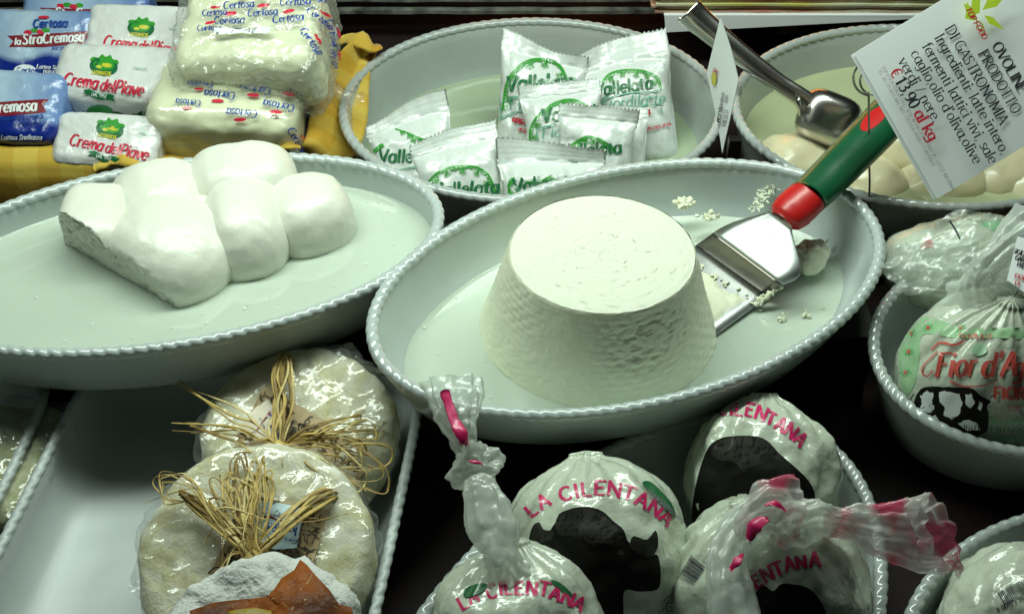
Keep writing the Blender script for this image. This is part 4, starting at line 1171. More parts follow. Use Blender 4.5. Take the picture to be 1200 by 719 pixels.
r_, b_, S = pack(270, 142, 8.4, 12.6, 8.0, 7.4, 8, -4, 8, 'cheese_block', 'lower soft cheese block with upside down blue lettering on clear wrap', 'cheese block', M_cert, r=1.5, wr=.20, bulge=.25, roll=3)
V, F = rblock(13.0, 8.4, 7.8, 1.6, 44, .25, .20, .5, 21); o = mesh('clear_wrap', V, F, M_film2, r_); S = Surf(o, r_)
cert_print(S, [(276, 109, 8.6, 186, .2), (318, 104, 8.6, 190, .2), (360, 106, 8.6, 198, .2), (302, 130, 8.6, 184, .2), (345, 124, 8.6, 190, .2), (250, 97, 7, 184, .2), (236, 119, 7, 184, .2), (336, 152, 8, 62, .2), (352, 128, 7, 55, .2)])
r_, b_, S = pack(302, 52, 13.6, 12.0, 9.4, 6.6, 22, -3, 9, 'cheese_block', 'upper soft cheese block with crumpled film and handwritten sticker', 'cheese block', M_cert, r=1.3, wr=.22, bulge=.1, roll=-4)
V, F = rblock(12.9, 10.2, 7.5, 1.6, 70, .1, .28, .9, 33); V = [v + Vector((0, -1, 0)) * (.8 * abs(N3(v, 1.2, 5)) + .35 * abs(N3(v, 2.6, 2))) if v.y < -3.6 else v for v in V]; o = mesh('crumpled_wrap', V, F, M_crump, r_)
S = Surf(o, r_); S.l = .03
cert_print(S, [(262, 11, 8.6, -4, .2), (290, 20, 8.6, -4, .2), (328, 8, 8.6, -4, .2), (251, 29, 8.6, -2, .2), (320, 28, 8.6, -6, .2), (237, 20, 7, -4, .2), (231, 38, 7, -2, .2), (358, 14, 8.4, 38, .2), (351, 37, 8.4, 55, .2), (380, 24, 7.6, 75, .2), (384, 52, 7, 80, .2), (300, 2, 7, -4, .2), (350, 0, 7, 10, .2)])
fill(S, [(252, 35), (318, 33), (319, 40), (251, 42)], M_white, 'sticker', 3, smooth=False); ink(S, text('7 nov', 7, 270, 40, -2, .8, 1.2, slant=.2, aspect=1.4), M_inkgrey, 'handwriting', 2)
# twisted tail of the film on the right
V, F = sweep([at(372, 98, 9.5), at(392, 105, 9.2), at(408, 110, 9.0), at(420, 114, 9.2)], [1.3, .8, .45, .9], 16, .5, n=8, crump=.5, pleat=.15, cap=False); mesh('film_tail', V, F, M_crump, r_, world=True)
V, F = box(-.1, .1, -3.2, 3.2, -2.6, 2.6); o = mesh('carton', [v + at(394, 78, 7.6) for v in V], F, mat('pale_blue_carton', (.38, .50, .60), .5), smooth=False); tag(o, 'thin pale blue carton edge standing beside the cheese blocks', 'carton')

# yellow gingham cloth lining that pile
def cloth(path, width_fn, nlen, nw, seed, th=.25):
    C = catmull(path, nlen); V = []; m = len(C); uv = []
    for i, c in enumerate(C):
        for j in range(nw):
            q, u_ = width_fn(i / (m - 1), j / (nw - 1), c); V.append(q); uv.append((i * .6, u_))
    return V, grid_faces(m, nw), uv
root = empty('yellow_cloth', at(90, 215, 4)); tag(root, 'yellow checked cloth with a rolled hem lining the pile of packs', 'cloth')
def add_uv(o, uv):
    l = o.data.uv_layers.new(name='UVMap')
    for lp in o.data.loops: l.data[lp.index].uv = uv[lp.vertex_index]
def lip(t, s, c):
    # s 0 inside under the packs, .35 top of the roll, 1 down the outside
    P = [(3.0, -1.4), (1.2, -.1), (0, .3), (-1.0, -.3), (-1.5, -1.6), (-1.6, -3.2), (-1.5, -5.0), (-1.6, -7.5)]
    f = s * (len(P) - 1); k = min(int(f), len(P) - 2); a = f - k; y = P[k][0] * (1 - a) + P[k + 1][0] * a; z = P[k][1] * (1 - a) + P[k + 1][1] * a
    q = c + Vector((.25 * N3((c.x, s * 4, 0), .4, 2), y + .55 * N3((c.x, s * 3, 1), .16, 3), z + .35 * N3((c.x, s * 3, 5), .2, 7)))
    return q, s * 12
V, F, uv = cloth([at(-60, 175, 8.3), at(0, 177, 8.4), at(60, 177, 8.4), at(120, 181, 8.2), at(165, 187, 8.0), at(200, 190, 7.4), at(260, 194, 6.8), at(330, 192, 7)], lip, 12, 26, 1)
o = mesh('front_hem', V, F, M_ging, root, world=True); o.modifiers.new('thick', 'SOLIDIFY').thickness = .0025; add_uv(o, uv)
V, F = sweep([at(112, 196, 8.0), at(138, 187, 8.6), at(162, 190, 8.6), at(188, 190, 8.3)], [.5, .7, .6, .3], 14, .6, n=8, crump=.3); o = mesh('folded_corner', V, F, M_ging, root, world=True); add_uv(o, [(v[0], v[1]) for v in V])
def flap(t, s, c):
    wd = .8 + 1.8 * math.sin(math.pi * min(1, t * 1.1)) ; q = c + Vector((wd * (s - .5) * 1.7, .5 * s, -2.6 * s ** 1.5 + 1.2 * math.sin(s * 5 + t * 3) * .35 + .3 * N3((t * 6, s * 3, 0), 1)))
    return q, s * 6
V, F, uv = cloth([at(352, 180, 6.6), at(378, 168, 7.4), at(392, 140, 8.0), at(398, 112, 8.6), at(405, 85, 9.2), at(416, 60, 9.8), at(424, 45, 9.6)], flap, 10, 16, 2)
o = mesh('side_flap', V, F, M_ging, root, world=True); o.modifiers.new('thick', 'SOLIDIFY').thickness = .0025; add_uv(o, uv)
V, F = sweep([at(402, 48, 9.2), at(418, 46, 9.9), at(432, 54, 9.2), at(430, 70, 7.5)], [.9, 1.2, 1.3, 1.0], 14, .28, n=8, crump=.3); o = mesh('top_fold', V, F, M_ging, root, world=True); add_uv(o, [(v[0], v[1]) for v in V])
V, F = sweep([at(-5, 45, 9.6), at(10, 28, 10.6), at(18, 20, 10.8), at(34, 18, 9.6)], [1.2, 1.0, .8, .5], 14, .7, n=8, crump=.4); o = mesh('back_fold', V, F, M_ging, root, world=True); add_uv(o, [(v[0] * .5, v[1]) for v in V])
V, F = sweep([at(268, 181, 7.6), at(300, 176, 8.4), at(335, 170, 8.8), at(352, 172, 8.4)], [.1, .45, .6, .3], 8, .3, n=6, crump=.1); o = mesh('corner_tip', V, F, M_ging, root, world=True); add_uv(o, [(v[0], v[1]) for v in V])
# dark crate that carries the pile
root = empty('black_crate', (-34, 30, .3)); tag(root, 'low black crate under the yellow cloth and wrapped packs', 'crate')
mesh('crate_floor', *box(-16, 17, -11, 12, .05, .6), M_black, root, smooth=False)
for a in ((-16, 17, -11.4, -11.02, .05, 4.2), (-16, 17, 12.02, 12.4, .05, 6), (-16.4, -16.02, -11, 12, .05, 5), (17.02, 17.4, -11, 12, .05, 5)): mesh('crate_wall', *box(*a), M_black, root, smooth=False)
mesh('packing_block', *box(-15, 15, -8, 8, .62, 4.0), M_black, root, smooth=False)

# ------------------------------------------------------------------ raffia tied cheeses in the baking dish
def disc(R_, T, edge, seed, wr=.12, ridge=0, nr=46, nt=150, grow=0, ridge_ang=0):
    """cheese wheel: closed surface, local z up"""
    prof = []
    for k in range(nr):
        t = k / (nr - 1); a = t * math.pi
        if t < .36: r = (R_ - edge) * t / .36; z = T / 2
        elif t < .64:
            b = (t - .36) / .28 * math.pi; r = R_ - edge + edge * math.sin(b) ** .75; z = T / 2 * math.cos(b)
        else: r = (R_ - edge) * (1 - t) / .36; z = -T / 2
        prof.append((r, z))
    V = []
    for i in range(nt):
        th = 2 * math.pi * i / nt
        for r, z in prof:
            p = Vector((r * math.cos(th), r * math.sin(th), z)); f = wr * fbm(p, .45, seed, 4); u = p.x * math.cos(ridge_ang) + p.y * math.sin(ridge_ang)
            o_ = Vector((math.cos(th) * min(1, r / R_) ** 4, math.sin(th) * min(1, r / R_) ** 4, math.copysign(1, z)))
            q = p + o_ * (f + grow)
            if ridge and z > 0: q.z += ridge * (abs(math.sin(u * 2.6 + N3(p, .3) * 2)) ** .6 - .6) * max(0, min(1, .5 + 1.2 * N3(p, .3, seed + 1)))
            V.append(q)
    return V, grid_faces(nt, nr, True, False)


def squiggles(S, poly, n, m, seed, sz=5, w_=.9):
    rnd = random.Random(seed); xs = [p[0] for p in poly]; ys = [p[1] for p in poly]; st = []
    def inside(x, y):
        c = False; j = len(poly) - 1
        for i in range(len(poly)):
            (ax, ay), (bx, by) = poly[i], poly[j]
            if (ay > y) != (by > y) and x < (bx - ax) * (y - ay) / (by - ay) + ax: c = not c
            j = i
        return c
    while len(st) < n:
        x, y = rnd.uniform(min(xs), max(xs)), rnd.uniform(min(ys), max(ys))
        if not inside(x, y): continue
        a = rnd.uniform(0, 6.28); P = [(x, y)]
        for k in range(4): a += rnd.uniform(-1.3, 1.3); x += math.cos(a) * sz * .4; y += math.sin(a) * sz * .4; P.append((x, y))
        if all(inside(*p) for p in P): st.append(line(P, w_ * rnd.uniform(.6, 1.4), n=3))
    ink(S, st, m, 'printed_vine', 2)


def strand(pts, w_, seed, parent, name='strand'):
    rnd = random.Random(seed); nP = len(pts); P = [Vector(p) + Vector((rnd.uniform(-.34, .34), rnd.uniform(-.34, .34), rnd.uniform(-.05, .22))) * (1 if 0 < i < nP - 1 else .45) for i, p in enumerate(pts)]
    V, F = sweep(P, [w_ * .6, w_, w_ * .9, w_ * rnd.uniform(.3, .8)], 6, .22, n=8, crump=.05, seed=seed, up=Vector((rnd.uniform(-.6, .6), rnd.uniform(-.6, .6), 1)).normalized())
    return mesh(name, V, F, (M_raf, M_raf2, M_raf3, M_raf)[seed % 4], parent, world=True)


def cheese_wheel(px_, py_, z, R_, T, tilt, yaw, seed, label, ridge, ra):
    rot = Matrix.Rotation(R(yaw), 4, 'Z') @ Matrix.Rotation(R(tilt), 4, 'X')
    root = empty('wrapped_cheese_wheel', at(px_, py_, z), rot); tag(root, label, 'cheese wheel', 'raffia tied cheese wheels in clear film')
    V, F = disc(R_, T, 1.25, seed, .20, ridge, ridge_ang=ra); b = mesh('rind', V, F, M_rind, root)
    V, F = disc(R_ + .18, T + .30, 1.3, seed + 3, .34, 0, 52, 170, .06); V = [v + Vector((v.x, v.y, 0)).normalized() * .12 * math.sin(math.atan2(v.y, v.x) * 23 + 3 * N3(v, .4)) * (Vector((v.x, v.y, 0)).length / R_) ** 6 if Vector((v.x, v.y, 0)).length > .1 else v for v in V]
    f = mesh('clear_film', V, F, M_film, root)
    return root, b, f


r1, b1, f1 = cheese_wheel(352, 512, 4.6, 6.75, 3.3, 14, 0, 3, 'rear raffia tied cheese wheel with cream label, partly covered', .24, .4)
S = Surf(f1, r1); S.l = .06
kp = [(309, 452), (384, 494), (428, 552), (400, 585), (330, 560), (272, 530)]
fill(S, kp, M_kraft, 'kraft_paper', 5, smooth=False); squiggles(S, kp, 120, M_kraftink, 5, 9, 1.5)
fill(S, [(311, 467), (333, 480), (331, 516), (300, 518), (277, 504)], M_cream, 'cream_label', 4, smooth=False)
ink(S, text('la poia', 8.5, 315, 488, 64, 1.3, 2.4), M_pblue); ink(S, [line([(319, 481), (313, 490), (308, 496), (299, 508)], 2.4)], M_dred, 'logo_mark'); ink(S, text('Caseificio', 3.6, 303, 492, 64, .9, 1.3), M_inkgrey, 'small_print', 2)
fill(S, [(392, 549), (419, 556), (412, 574), (384, 566)], M_cream, 'cream_tag', 3, smooth=False); ink(S, text('POIA', 8, 391, 560, 22, 1.2, 2.2), M_ink)
bow = empty('raffia_bow', (0, 0, 0), (0, 0, 0), r1)
rnd = random.Random(21)
for k in range(11):
    x = (k - 5) * 1.7
    strand([at(334 + x * .8, 416, 8.1), at(332 + x * 1.1, 440, 8.1), at(331 + x * 1.2, 475, 7.6), at(327 + x, 505, 7.3), at(326 + x * .5, 524, 7.2)], .13, k, bow)
K = at(328, 524, 7.3)
for k in range(46):
    tgt = [(443, 480), (455, 494), (446, 500), (452, 520), (443, 545), (438, 580), (425, 578), (405, 560), (226, 500), (213, 449), (208, 500), (231, 552), (250, 545), (240, 535), (280, 520), (330, 575), (440, 505), (418, 540)][k % 18]
    tx_, ty_ = tgt[0] + rnd.uniform(-8, 8), tgt[1] + rnd.uniform(-7, 7); up = rnd.uniform(.1, 1.1)
    mx, my = (328 + tx_) / 2 + rnd.uniform(-6, 6), (524 + ty_) / 2 + rnd.uniform(-12, 4)
    strand([K, at(328 + (mx - 328) * .5, 524 + (my - 524) * .55, 7.7 + up * .5), at(mx, my, 7.6 + up), at(tx_, ty_, 6.6 + up * .6 - (1.2 if tx_ > 430 else 0))], rnd.uniform(.05, .12), 50 + k, bow)
for k in range(9):   # loops over the right part
    a = rnd.uniform(.2, .8); ex_, ey_ = 420 + rnd.uniform(-15, 26), 500 + rnd.uniform(-10, 60)
    strand([K, at(370, 505 + 20 * a, 8.2), at(ex_ + 8, ey_ - 8, 7.6), at(ex_ + 16, ey_ + 14, 6.8), at(ex_ - 5, ey_ + 22, 7.0), at(380, 548, 7.3), K], .07, 120 + k, bow)
V, F = sweep([at(316, 528, 7.4), at(326, 522, 7.8), at(338, 526, 7.4)], [.35, .5, .35], 10, .8, n=4, crump=.2); mesh('bow_knot', V, F, M_raf, bow, world=True)

r2, b2, f2 = cheese_wheel(303, 652, 5.4, 7.3, 3.4, 16, 0, 8, 'front raffia tied cheese wheel with pale blue label', .22, 1.0)
S = Surf(f2, r2); S.l = .06
kp = [(284, 578), (385, 598), (366, 664), (320, 690), (245, 672), (262, 640)]
fill(S, kp, M_kraft, 'kraft_paper', 5, smooth=False); squiggles(S, kp, 150, M_kraftink, 6, 9, 1.5)
fill(S, [(306, 588), (356, 597), (348, 644), (319, 644), (293, 626)], M_pale, 'pale_blue_label', 4, smooth=False)
ink(S, text('la poia', 9, 349, 619, 190, 1.3, 2.4), M_pblue); ink(S, [line([(336, 612), (326, 610), (318, 606), (305, 607)], 2.2)], M_dred, 'logo_mark'); ink(S, text('Caseificio', 4, 344, 606, 190, .9, 1.3), M_pblue, 'small_print', 2); ink(S, text('latte di capra', 4, 350, 632, 190, .9, 1.3), M_pblue, 'small_print', 2)
bow = empty('raffia_bow', (0, 0, 0), (0, 0, 0), r2); K2_ = at(295, 655, 8.2)
for k in range(11):
    x = (k - 5)
    strand([at(400 + x * .3, 577 + x * .9, 7.6), at(380 + x * .5, 583 + x, 8.5), at(345, 605 + x * 1.6, 8.8), at(312, 638 + x * 1.2, 8.6), K2_], .12, 200 + k, bow)
for k in range(16):
    x = rnd.uniform(-9, 9)
    strand([at(214 + x * .6, 582 + x, 8.6), at(240 + x * .5, 598 + x, 9.0), at(270 + x * .3, 625 + x * .7, 9.0), K2_], rnd.uniform(.08, .14), 230 + k, bow)
for k in range(24):
    tx_ = rnd.uniform(250, 318); ty_ = 540 + abs(tx_ - 300) * .35 + rnd.uniform(-14, 30); w2 = rnd.uniform(5, 18)
    strand([K2_, at((295 + tx_) / 2 - w2 * .6, (655 + ty_) / 2, 9.2), at(tx_ - w2 * .4, ty_ + 8, 9.2), at(tx_ + 2, ty_, 9.4), at(tx_ + w2 * .6, ty_ + 14, 9.2), at((297 + tx_) / 2 + w2 * .5, (655 + ty_) / 2 + 3, 9.0), K2_], rnd.uniform(.05, .10), 260 + k, bow)
for k in range(16):   # loose ends spreading over both wheels
    a = rnd.uniform(0, 6.28); L_ = rnd.uniform(60, 130); ex_, ey_ = 300 + L_ * math.cos(a), 590 + L_ * .75 * math.sin(a)
    if ey_ > 690: continue
    strand([at(300 + rnd.uniform(-12, 12), 600 + rnd.uniform(-30, 30), 9.2), at(300 + L_ * .5 * math.cos(a + .3), 590 + L_ * .4 * math.sin(a + .3), 9.5), at(ex_, ey_, 8.2)], .045, 400 + k, bow)
for k in range(5):
    strand([K2_, at(255, 610, 9.4), at(225, 560 + k * 3, 9.8), at(192 - k, 553 + 2 * k, 9.6), at(184 + 2 * k, 572, 9.2), at(198, 590, 9.0), at(215, 590, 8.8)], .05, 300 + k, bow)
for k in range(8): strand([K2_, at(275 + k, 648, 8.8), at(240 + 6 * k, 690, 8.8), at(190 + 5 * k, 715 + k, 7.2)], .05, 320 + k, bow) if k < 3 else None
V, F = sweep([at(286, 658, 8.2), at(295, 654, 8.7), at(305, 658, 8.2)], [.3, .45, .3], 10, .8, n=4, crump=.2); mesh('bow_knot', V, F, M_raf, bow, world=True)
# flared film corners
def sheet(pts, parent, m, seed, nu=16, nv=16, amp=.35, name='film_corner'):
    a, b, c, d = [Vector(p) for p in pts]; V = []
    nn = (b - a).cross(d - a).normalized()
    for i in range(nu):
        for j in range(nv):
            u, v = i / (nu - 1), j / (nv - 1); q = (a * (1 - u) + b * u) * (1 - v) + (d * (1 - u) + c * u) * v
            V.append(q + nn * amp * (fbm(q, .7, seed, 3) + .3 * math.sin(u * 9 + seed)) + Vector((0, 0, amp * .4 * N3(q, 1.6, seed))))
    return mesh(name, V, grid_faces(nu, nv), m, parent, world=True)
sheet([at(383, 405, 7.6), at(415, 402, 8.6), at(432, 428, 7.4), at(398, 425, 7.2)], r1, M_film, 4, amp=.5)
sheet([at(185, 640, 5.0), at(150, 690, 4.0), at(175, 712, 4.0), at(200, 690, 5.0)], r2, M_film, 5, amp=.5)
sheet([at(262, 440, 5.0), at(250, 470, 4.4), at(246, 520, 4.0), at(262, 500, 5.0)], r1, M_film, 6, amp=.4)
sheet([at(428, 600, 5.0), at(440, 640, 4.4), at(430, 690, 4.0), at(412, 660, 5.4)], r2, M_film, 7, amp=.4)

root = empty('leaf_covered_cheese', at(305, 772, 8.3), Matrix.Rotation(R(12), 4, 'X')); tag(root, 'white rind cheese with brown maple leaf at the bottom edge of the picture', 'cheese wheel')
V, F = disc(5.9, 2.6, 1.2, 12, .55, 0); b3 = mesh('rind', V, F, M_rindw, root)
S = Surf(b3, root); S.l = .12
def leaf(poly, z, m, seed, name, veins):
    pts = [Vector(p) for p in poly]; n = len(pts)
    class PL:
        parent = root; l = 0
        def hit(s, x, y): 
            q = at(x, y, z); return at(x, y, z + .25 * fbm((q.x, q.y, 0), .45, seed) + s.l)
        def bump(s): s.l += .004
    P_ = PL(); o = fill(P_, poly, m, name, 5, smooth=False); o.modifiers.new('thick', 'SOLIDIFY').thickness = .0006
    P_.l = .05; ink(P_, [line(v, 1.6, True, .5, 4) for v in veins], M_leafv, 'leaf_veins', 3)
leaf([(345, 668), (352, 656), (360, 662), (368, 672), (385, 690), (398, 708), (412, 712), (420, 745), (330, 745), (318, 725), (326, 708), (312, 700), (322, 690), (330, 678)], 11.1, M_leaf, 3, 'maple_leaf', [[(330, 742), (345, 705), (352, 660)], [(345, 705), (375, 700), (400, 715)], [(340, 715), (325, 700), (318, 702)], [(350, 722), (380, 730), (412, 728)], [(352, 690), (362, 680), (366, 672)]])
leaf([(222, 716), (250, 706), (285, 702), (322, 699), (330, 712), (340, 745), (235, 745)], 10.9, M_leaf, 8, 'maple_leaf', [[(240, 735), (285, 722), (328, 712)], [(285, 722), (270, 708)]])
leaf([(268, 716), (300, 712), (318, 716), (322, 735), (270, 735)], 11.05, M_yellf, 9, 'yellow_leaf', [[(272, 730), (315, 720)]])

# packet in the far left dish
V, F = rblock(7.5, 11, 2.2, .9, 22, .2, .35, .5, 5); root = empty('plastic_packet', at(0, 545, 3.4), (0, 0, R(-8))); tag(root, 'clear packet with yellow green contents in the far left dish', 'packet')
mesh('contents', [v * .9 for v in V], F, mat('yellow_green_contents', (.20, .22, .05), .5, var=(.9, .5, (.45, .46, .30)), bump=(1, .1, 3)), root)
V, F = rblock(7.8, 11.4, 2.6, .9, 30, .2, .4, .7, 6); mesh('film', V, F, M_film, root)
sheet([at(0, 487, 5), at(37, 496, 5), at(30, 540, 4.2), at(0, 530, 4.2)], root, M_film, 11, amp=.2)

# ------------------------------------------------------------------ knotted bags
def bagbody(root, c, rad, axis, seed, m=M_bagbody, pl=.05, npl=15, neck=.75, p=2.15, nt=170, nr=70, wr=.42, name='bag'):
    """rounded bag gathered into pleats towards a neck along axis"""
    ax = Vector(axis).normalized(); x = ax.cross(Vector((0, 1, 0))); x = x.normalized() if x.length > .1 else Vector((1, 0, 0)); y = ax.cross(x).normalized(); V = []
    for i in range(nt):
        th = 2 * math.pi * i / nt
        for j in range(nr):
            t = j / (nr - 1); a = math.pi * (1 - t)      # a: pi bottom .. 0 top
            r = math.sin(a) ** .85 if t < .999 else 0; h = math.cos(a); k = 0
            if t > .60:
                k = (t - .60) / .40; r = max(r, neck * .22) if k > .8 else r; h += .16 * k ** 3
                r *= 1 + pl * 2.2 * k * math.sin(npl * th + 2.5 * N3((math.cos(th), math.sin(th), t * 2), 1.1, seed))
            if j == nr - 1: r = 0
            q = Vector((0, 0, 0)) + x * (r * math.cos(th) * rad[0]) + y * (r * math.sin(th) * rad[1]) + ax * (h * rad[2])
            d = q.normalized() if q.length > 0 else ax
            q = q + d * (wr * fbm(q, .32, seed, 4) * (1 - .5 * k) - .10 * max(0, .22 - abs(N3((th * 2.2, t * 3.0, 0), 1.0, seed))) * 3)
            V.append(Vector(c) + q)
    return mesh(name, V, grid_faces(nt, nr, True, False), m, root, world=True)


def brush(S, s, size, x, y, ang, arc, m=M_magenta, asp=1.0, jit=.09, gap=2.0, thin=1.5, thick=2.6):
    ink(S, text(s, size, x, y, ang, thin, thick, gap=gap, arc=arc, center=True, aspect=asp, jit=jit), m, 'brush_lettering', 2.5)


g = 'knotted cheese bags with buffalo print in the front dish'
# rear bag
root = empty('cheese_bag', at(893, 565, 4)); tag(root, 'rear buffalo print bag in the front dish, mostly in shadow', 'cheese bag', g)
c = at(893, 562, 5.2); b = bagbody(root, c, (5.1, 4.9, 4.9), (.05, .75, .65), 3)
S = Surf(b, root)
brush(S, 'LA CILENTANA', 15, 880, 489, 14, 108, asp=.92)
fill(S, [(812, 600), (818, 560), (828, 530), (838, 517), (858, 511), (893, 513), (915, 533), (932, 548), (947, 563), (954, 578), (953, 598), (940, 640), (820, 640)], M_buf, 'printed_buffalo', 5)
S.bump(); fill(S, [(834, 530), (846, 516), (868, 512), (893, 514), (908, 527), (914, 538), (885, 545), (872, 552), (862, 542), (842, 538)], M_bufg, 'printed_buffalo_back', 4)
fill(S, [(800, 612), (838, 616), (842, 640), (800, 640)], M_dgreen, 'printed_patch', 5, smooth=False); ink(S, text('mozzarella', 9, 802, 628, 2, 1.4, 2.2), M_buf); 
# middle bag
root = empty('cheese_bag', at(700, 650, 3)); tag(root, 'large middle bag showing a whole black buffalo under magenta lettering', 'cheese bag', g)
c = at(700, 652, 5.6); b = bagbody(root, c, (5.9, 5.7, 5.6), (-.1, .80, .60), 5)
S = Surf(b, root)
brush(S, 'LA CILENTANA', 15, 706, 580, 5, 112, asp=1.12, gap=2.4)
fill(S, [(602, 672), (606, 650), (610, 637), (622, 632), (640, 626), (650, 614), (656, 602), (666, 597), (680, 594), (696, 595), (708, 600), (718, 610), (730, 620), (736, 634), (748, 640), (760, 650), (771, 652), (772, 687), (750, 692), (731, 692), (728, 730), (700, 745), (620, 745), (604, 700)], M_buf, 'printed_buffalo', 5)
fill(S, [(652, 612), (660, 600), (680, 596), (697, 597), (708, 604), (724, 620), (733, 632), (724, 640), (706, 636), (694, 640), (684, 632), (668, 628), (655, 626)], M_bufg, 'printed_buffalo_back', 4)
fill(S, [(620, 640), (624, 618), (632, 612), (638, 620), (650, 622), (646, 632), (632, 636)], M_bufg, 'printed_horn', 3); fill(S, [(738, 640), (742, 628), (757, 632), (768, 622), (770, 640), (762, 652), (748, 648)], M_bufg, 'printed_horn', 3)
fill(S, ell(727, 647, 4, 3.4), M_bufg, 'printed_eye', 2)
fill(S, [(752, 566), (764, 566), (786, 590), (790, 606), (778, 596), (764, 580)], M_dgreen, 'printed_leaf', 4)
for k in range(4): ink(S, text('latte di bufala fresca', 3.6, 752 + k * 3, 570 + k * 5, 40, .9, 1.4), M_inkgrey, 'small_print', 2)
st = [line(ell(785, 708, r_, r_ * 1.2, 0, 16) + [ell(785, 708, r_, r_ * 1.2, 0, 16)[0]], .9, n=2) for r_ in (11, 8)]; ink(S, st, M_ink, 'printed_seal', 2); ink(S, [line([(779, 702), (791, 702)], 1), line([(778, 707), (792, 707)], 1), line([(779, 712), (791, 712)], 1)], M_ink, 'printed_seal_mark', 2)
# front right bag, neck folded over
root = empty('cheese_bag', at(900, 680, 3)); tag(root, 'front right bag with pink tinted neck folded over to the right', 'cheese bag', g)
c = at(900, 694, 6.2); b = bagbody(root, c, (6.0, 5.6, 5.4), (-.25, .45, .86), 7)
S = Surf(b, root)
brush(S, 'LA CILENTANA', 15.5, 893, 684, -32, 135, asp=.95, jit=.10)
fill(S, [(872, 740), (880, 708), (888, 690), (896, 686), (906, 692), (915, 684), (928, 684), (946, 688), (960, 702), (968, 722), (962, 745)], M_buf, 'printed_buffalo', 4)
fill(S, [(886, 700), (890, 690), (900, 691), (908, 697), (904, 704), (892, 706)], M_bufg, 'printed_horn', 3)
rnd = random.Random(2); st = []
for k in range(17): x = 796 + k * .9; y = 676 - k * 1.55; st.append(([Vector((x, y)), Vector((x + 17, y + 9 + .3 * k))], [rnd.choice((.5, .9, 1.3))] * 2))
ink(S, st, M_ink, 'barcode', 3)
ink(S, text('8 033629', 5, 822, 664, -42, 1, 1.6), M_ink, 'barcode_number', 2)
for k in range(3): ink(S, text('prodotto per la', 4, 869, 672 + 6 * k, -6, .9, 1.3), M_inkgrey, 'small_print', 2)
def tail(root, P, rads, m, seg=54, flats=None, crump=.25, pleat=.12, seed=0, name='bag_neck', cap=False, n=8):
    V, F = sweep(P, rads, 54, 1, n=n, crump=crump * .55, pleat=pleat * .8, pn=9, twist=5, seed=seed, cap=cap, flats=flats, up=Vector((.2, -.7, .7)).normalized())
    return mesh(name, V, F, m, root, world=True)
M_pink = film('pink_bag_film', body=.50, rough=.2, bump=[(.8, .15), (3, .05)], bodycol=(.85, .60, .62))
nt = M_pink.node_tree; tc = nt.nodes.new('ShaderNodeTexCoord'); nz = nt.nodes.new('ShaderNodeTexNoise'); nz.inputs['Scale'].default_value = 42; nt.links.new(tc.outputs['Object'], nz.inputs['Vector'])
rp = nt.nodes.new('ShaderNodeValToRGB'); rp.color_ramp.elements[0].position = .46; rp.color_ramp.elements[1].position = .60; rp.color_ramp.elements[0].color = (.82, .80, .78, 1); rp.color_ramp.elements[1].color = (.80, .10, .22, 1)
nt.links.new(nz.outputs['Fac'], rp.inputs[0])
for n_ in nt.nodes:
    if n_.type in ('BSDF_DIFFUSE', 'BSDF_TRANSLUCENT'): nt.links.new(rp.outputs[0], n_.inputs[0])
M_bagw = film('white_twisted_film', body=.62, rough=.16, bump=[(.8, .12), (3, .04)], bodycol=(.82, .88, .82))
tail(root, [at(862, 725, 11.0), at(856, 690, 11.6), at(853, 660, 12), at(860, 632, 12.4), at(880, 610, 12.8), at(905, 600, 13), at(925, 606, 13)], [1.3, 1.25, 1.15, 1.05, 1.2, 1.35, 1.0], M_bagw, crump=.4, seed=1, flats=[.8, .8])
tail(root, [at(870, 630, 13.4), at(885, 608, 13.9), at(905, 596, 14.2), at(930, 598, 13.8)], [.5, 1.1, 1.5, 1.9], M_pink, crump=.8, seed=2, flats=[.8, .5], name='neck_fold')
tail(root, [at(915, 628, 12.6), at(930, 618, 13.0), at(950, 608, 13.4), at(975, 612, 12.4)], [.7, 1.05, 1.15, .8], M_bagw, crump=.55, seed=3, flats=[.9, .9], name='knot')
tail(root, [at(965, 612, 12.4), at(985, 614, 12.4), at(1010, 617, 12.4), at(1045, 621, 12.4), at(1080, 624, 12.4), at(1104, 626, 13.5)], [.6, .65, 1.1, 1.55, 1.95, 2.25], M_pink, seg=36, crump=.55, pleat=.2, seed=4, flats=[.8, .5, .42, .38], name='flared_tail')
st = []
for (a, b_, w_) in (((868, 640), (880, 612), 5), ((885, 606), (902, 602), 6), ((893, 592), (912, 588), 3), ((862, 662), (866, 650), 4)):
    pass
for (P, r_) in (([at(878, 632, 13.8), at(886, 616, 14.6), at(900, 607, 15)], [.10, .45, .2]), ([at(856, 668, 13.0), at(864, 656, 13.4), at(870, 648, 13.2)], [.1, .28, .1]), ([at(896, 592, 15.2), at(908, 590, 15.3), at(922, 598, 14.9)], [.08, .22, .08])):
    V, F = sweep(P, r_, 10, .15, n=5, crump=.2); mesh('magenta_print', V, F, M_magenta, root, world=True)
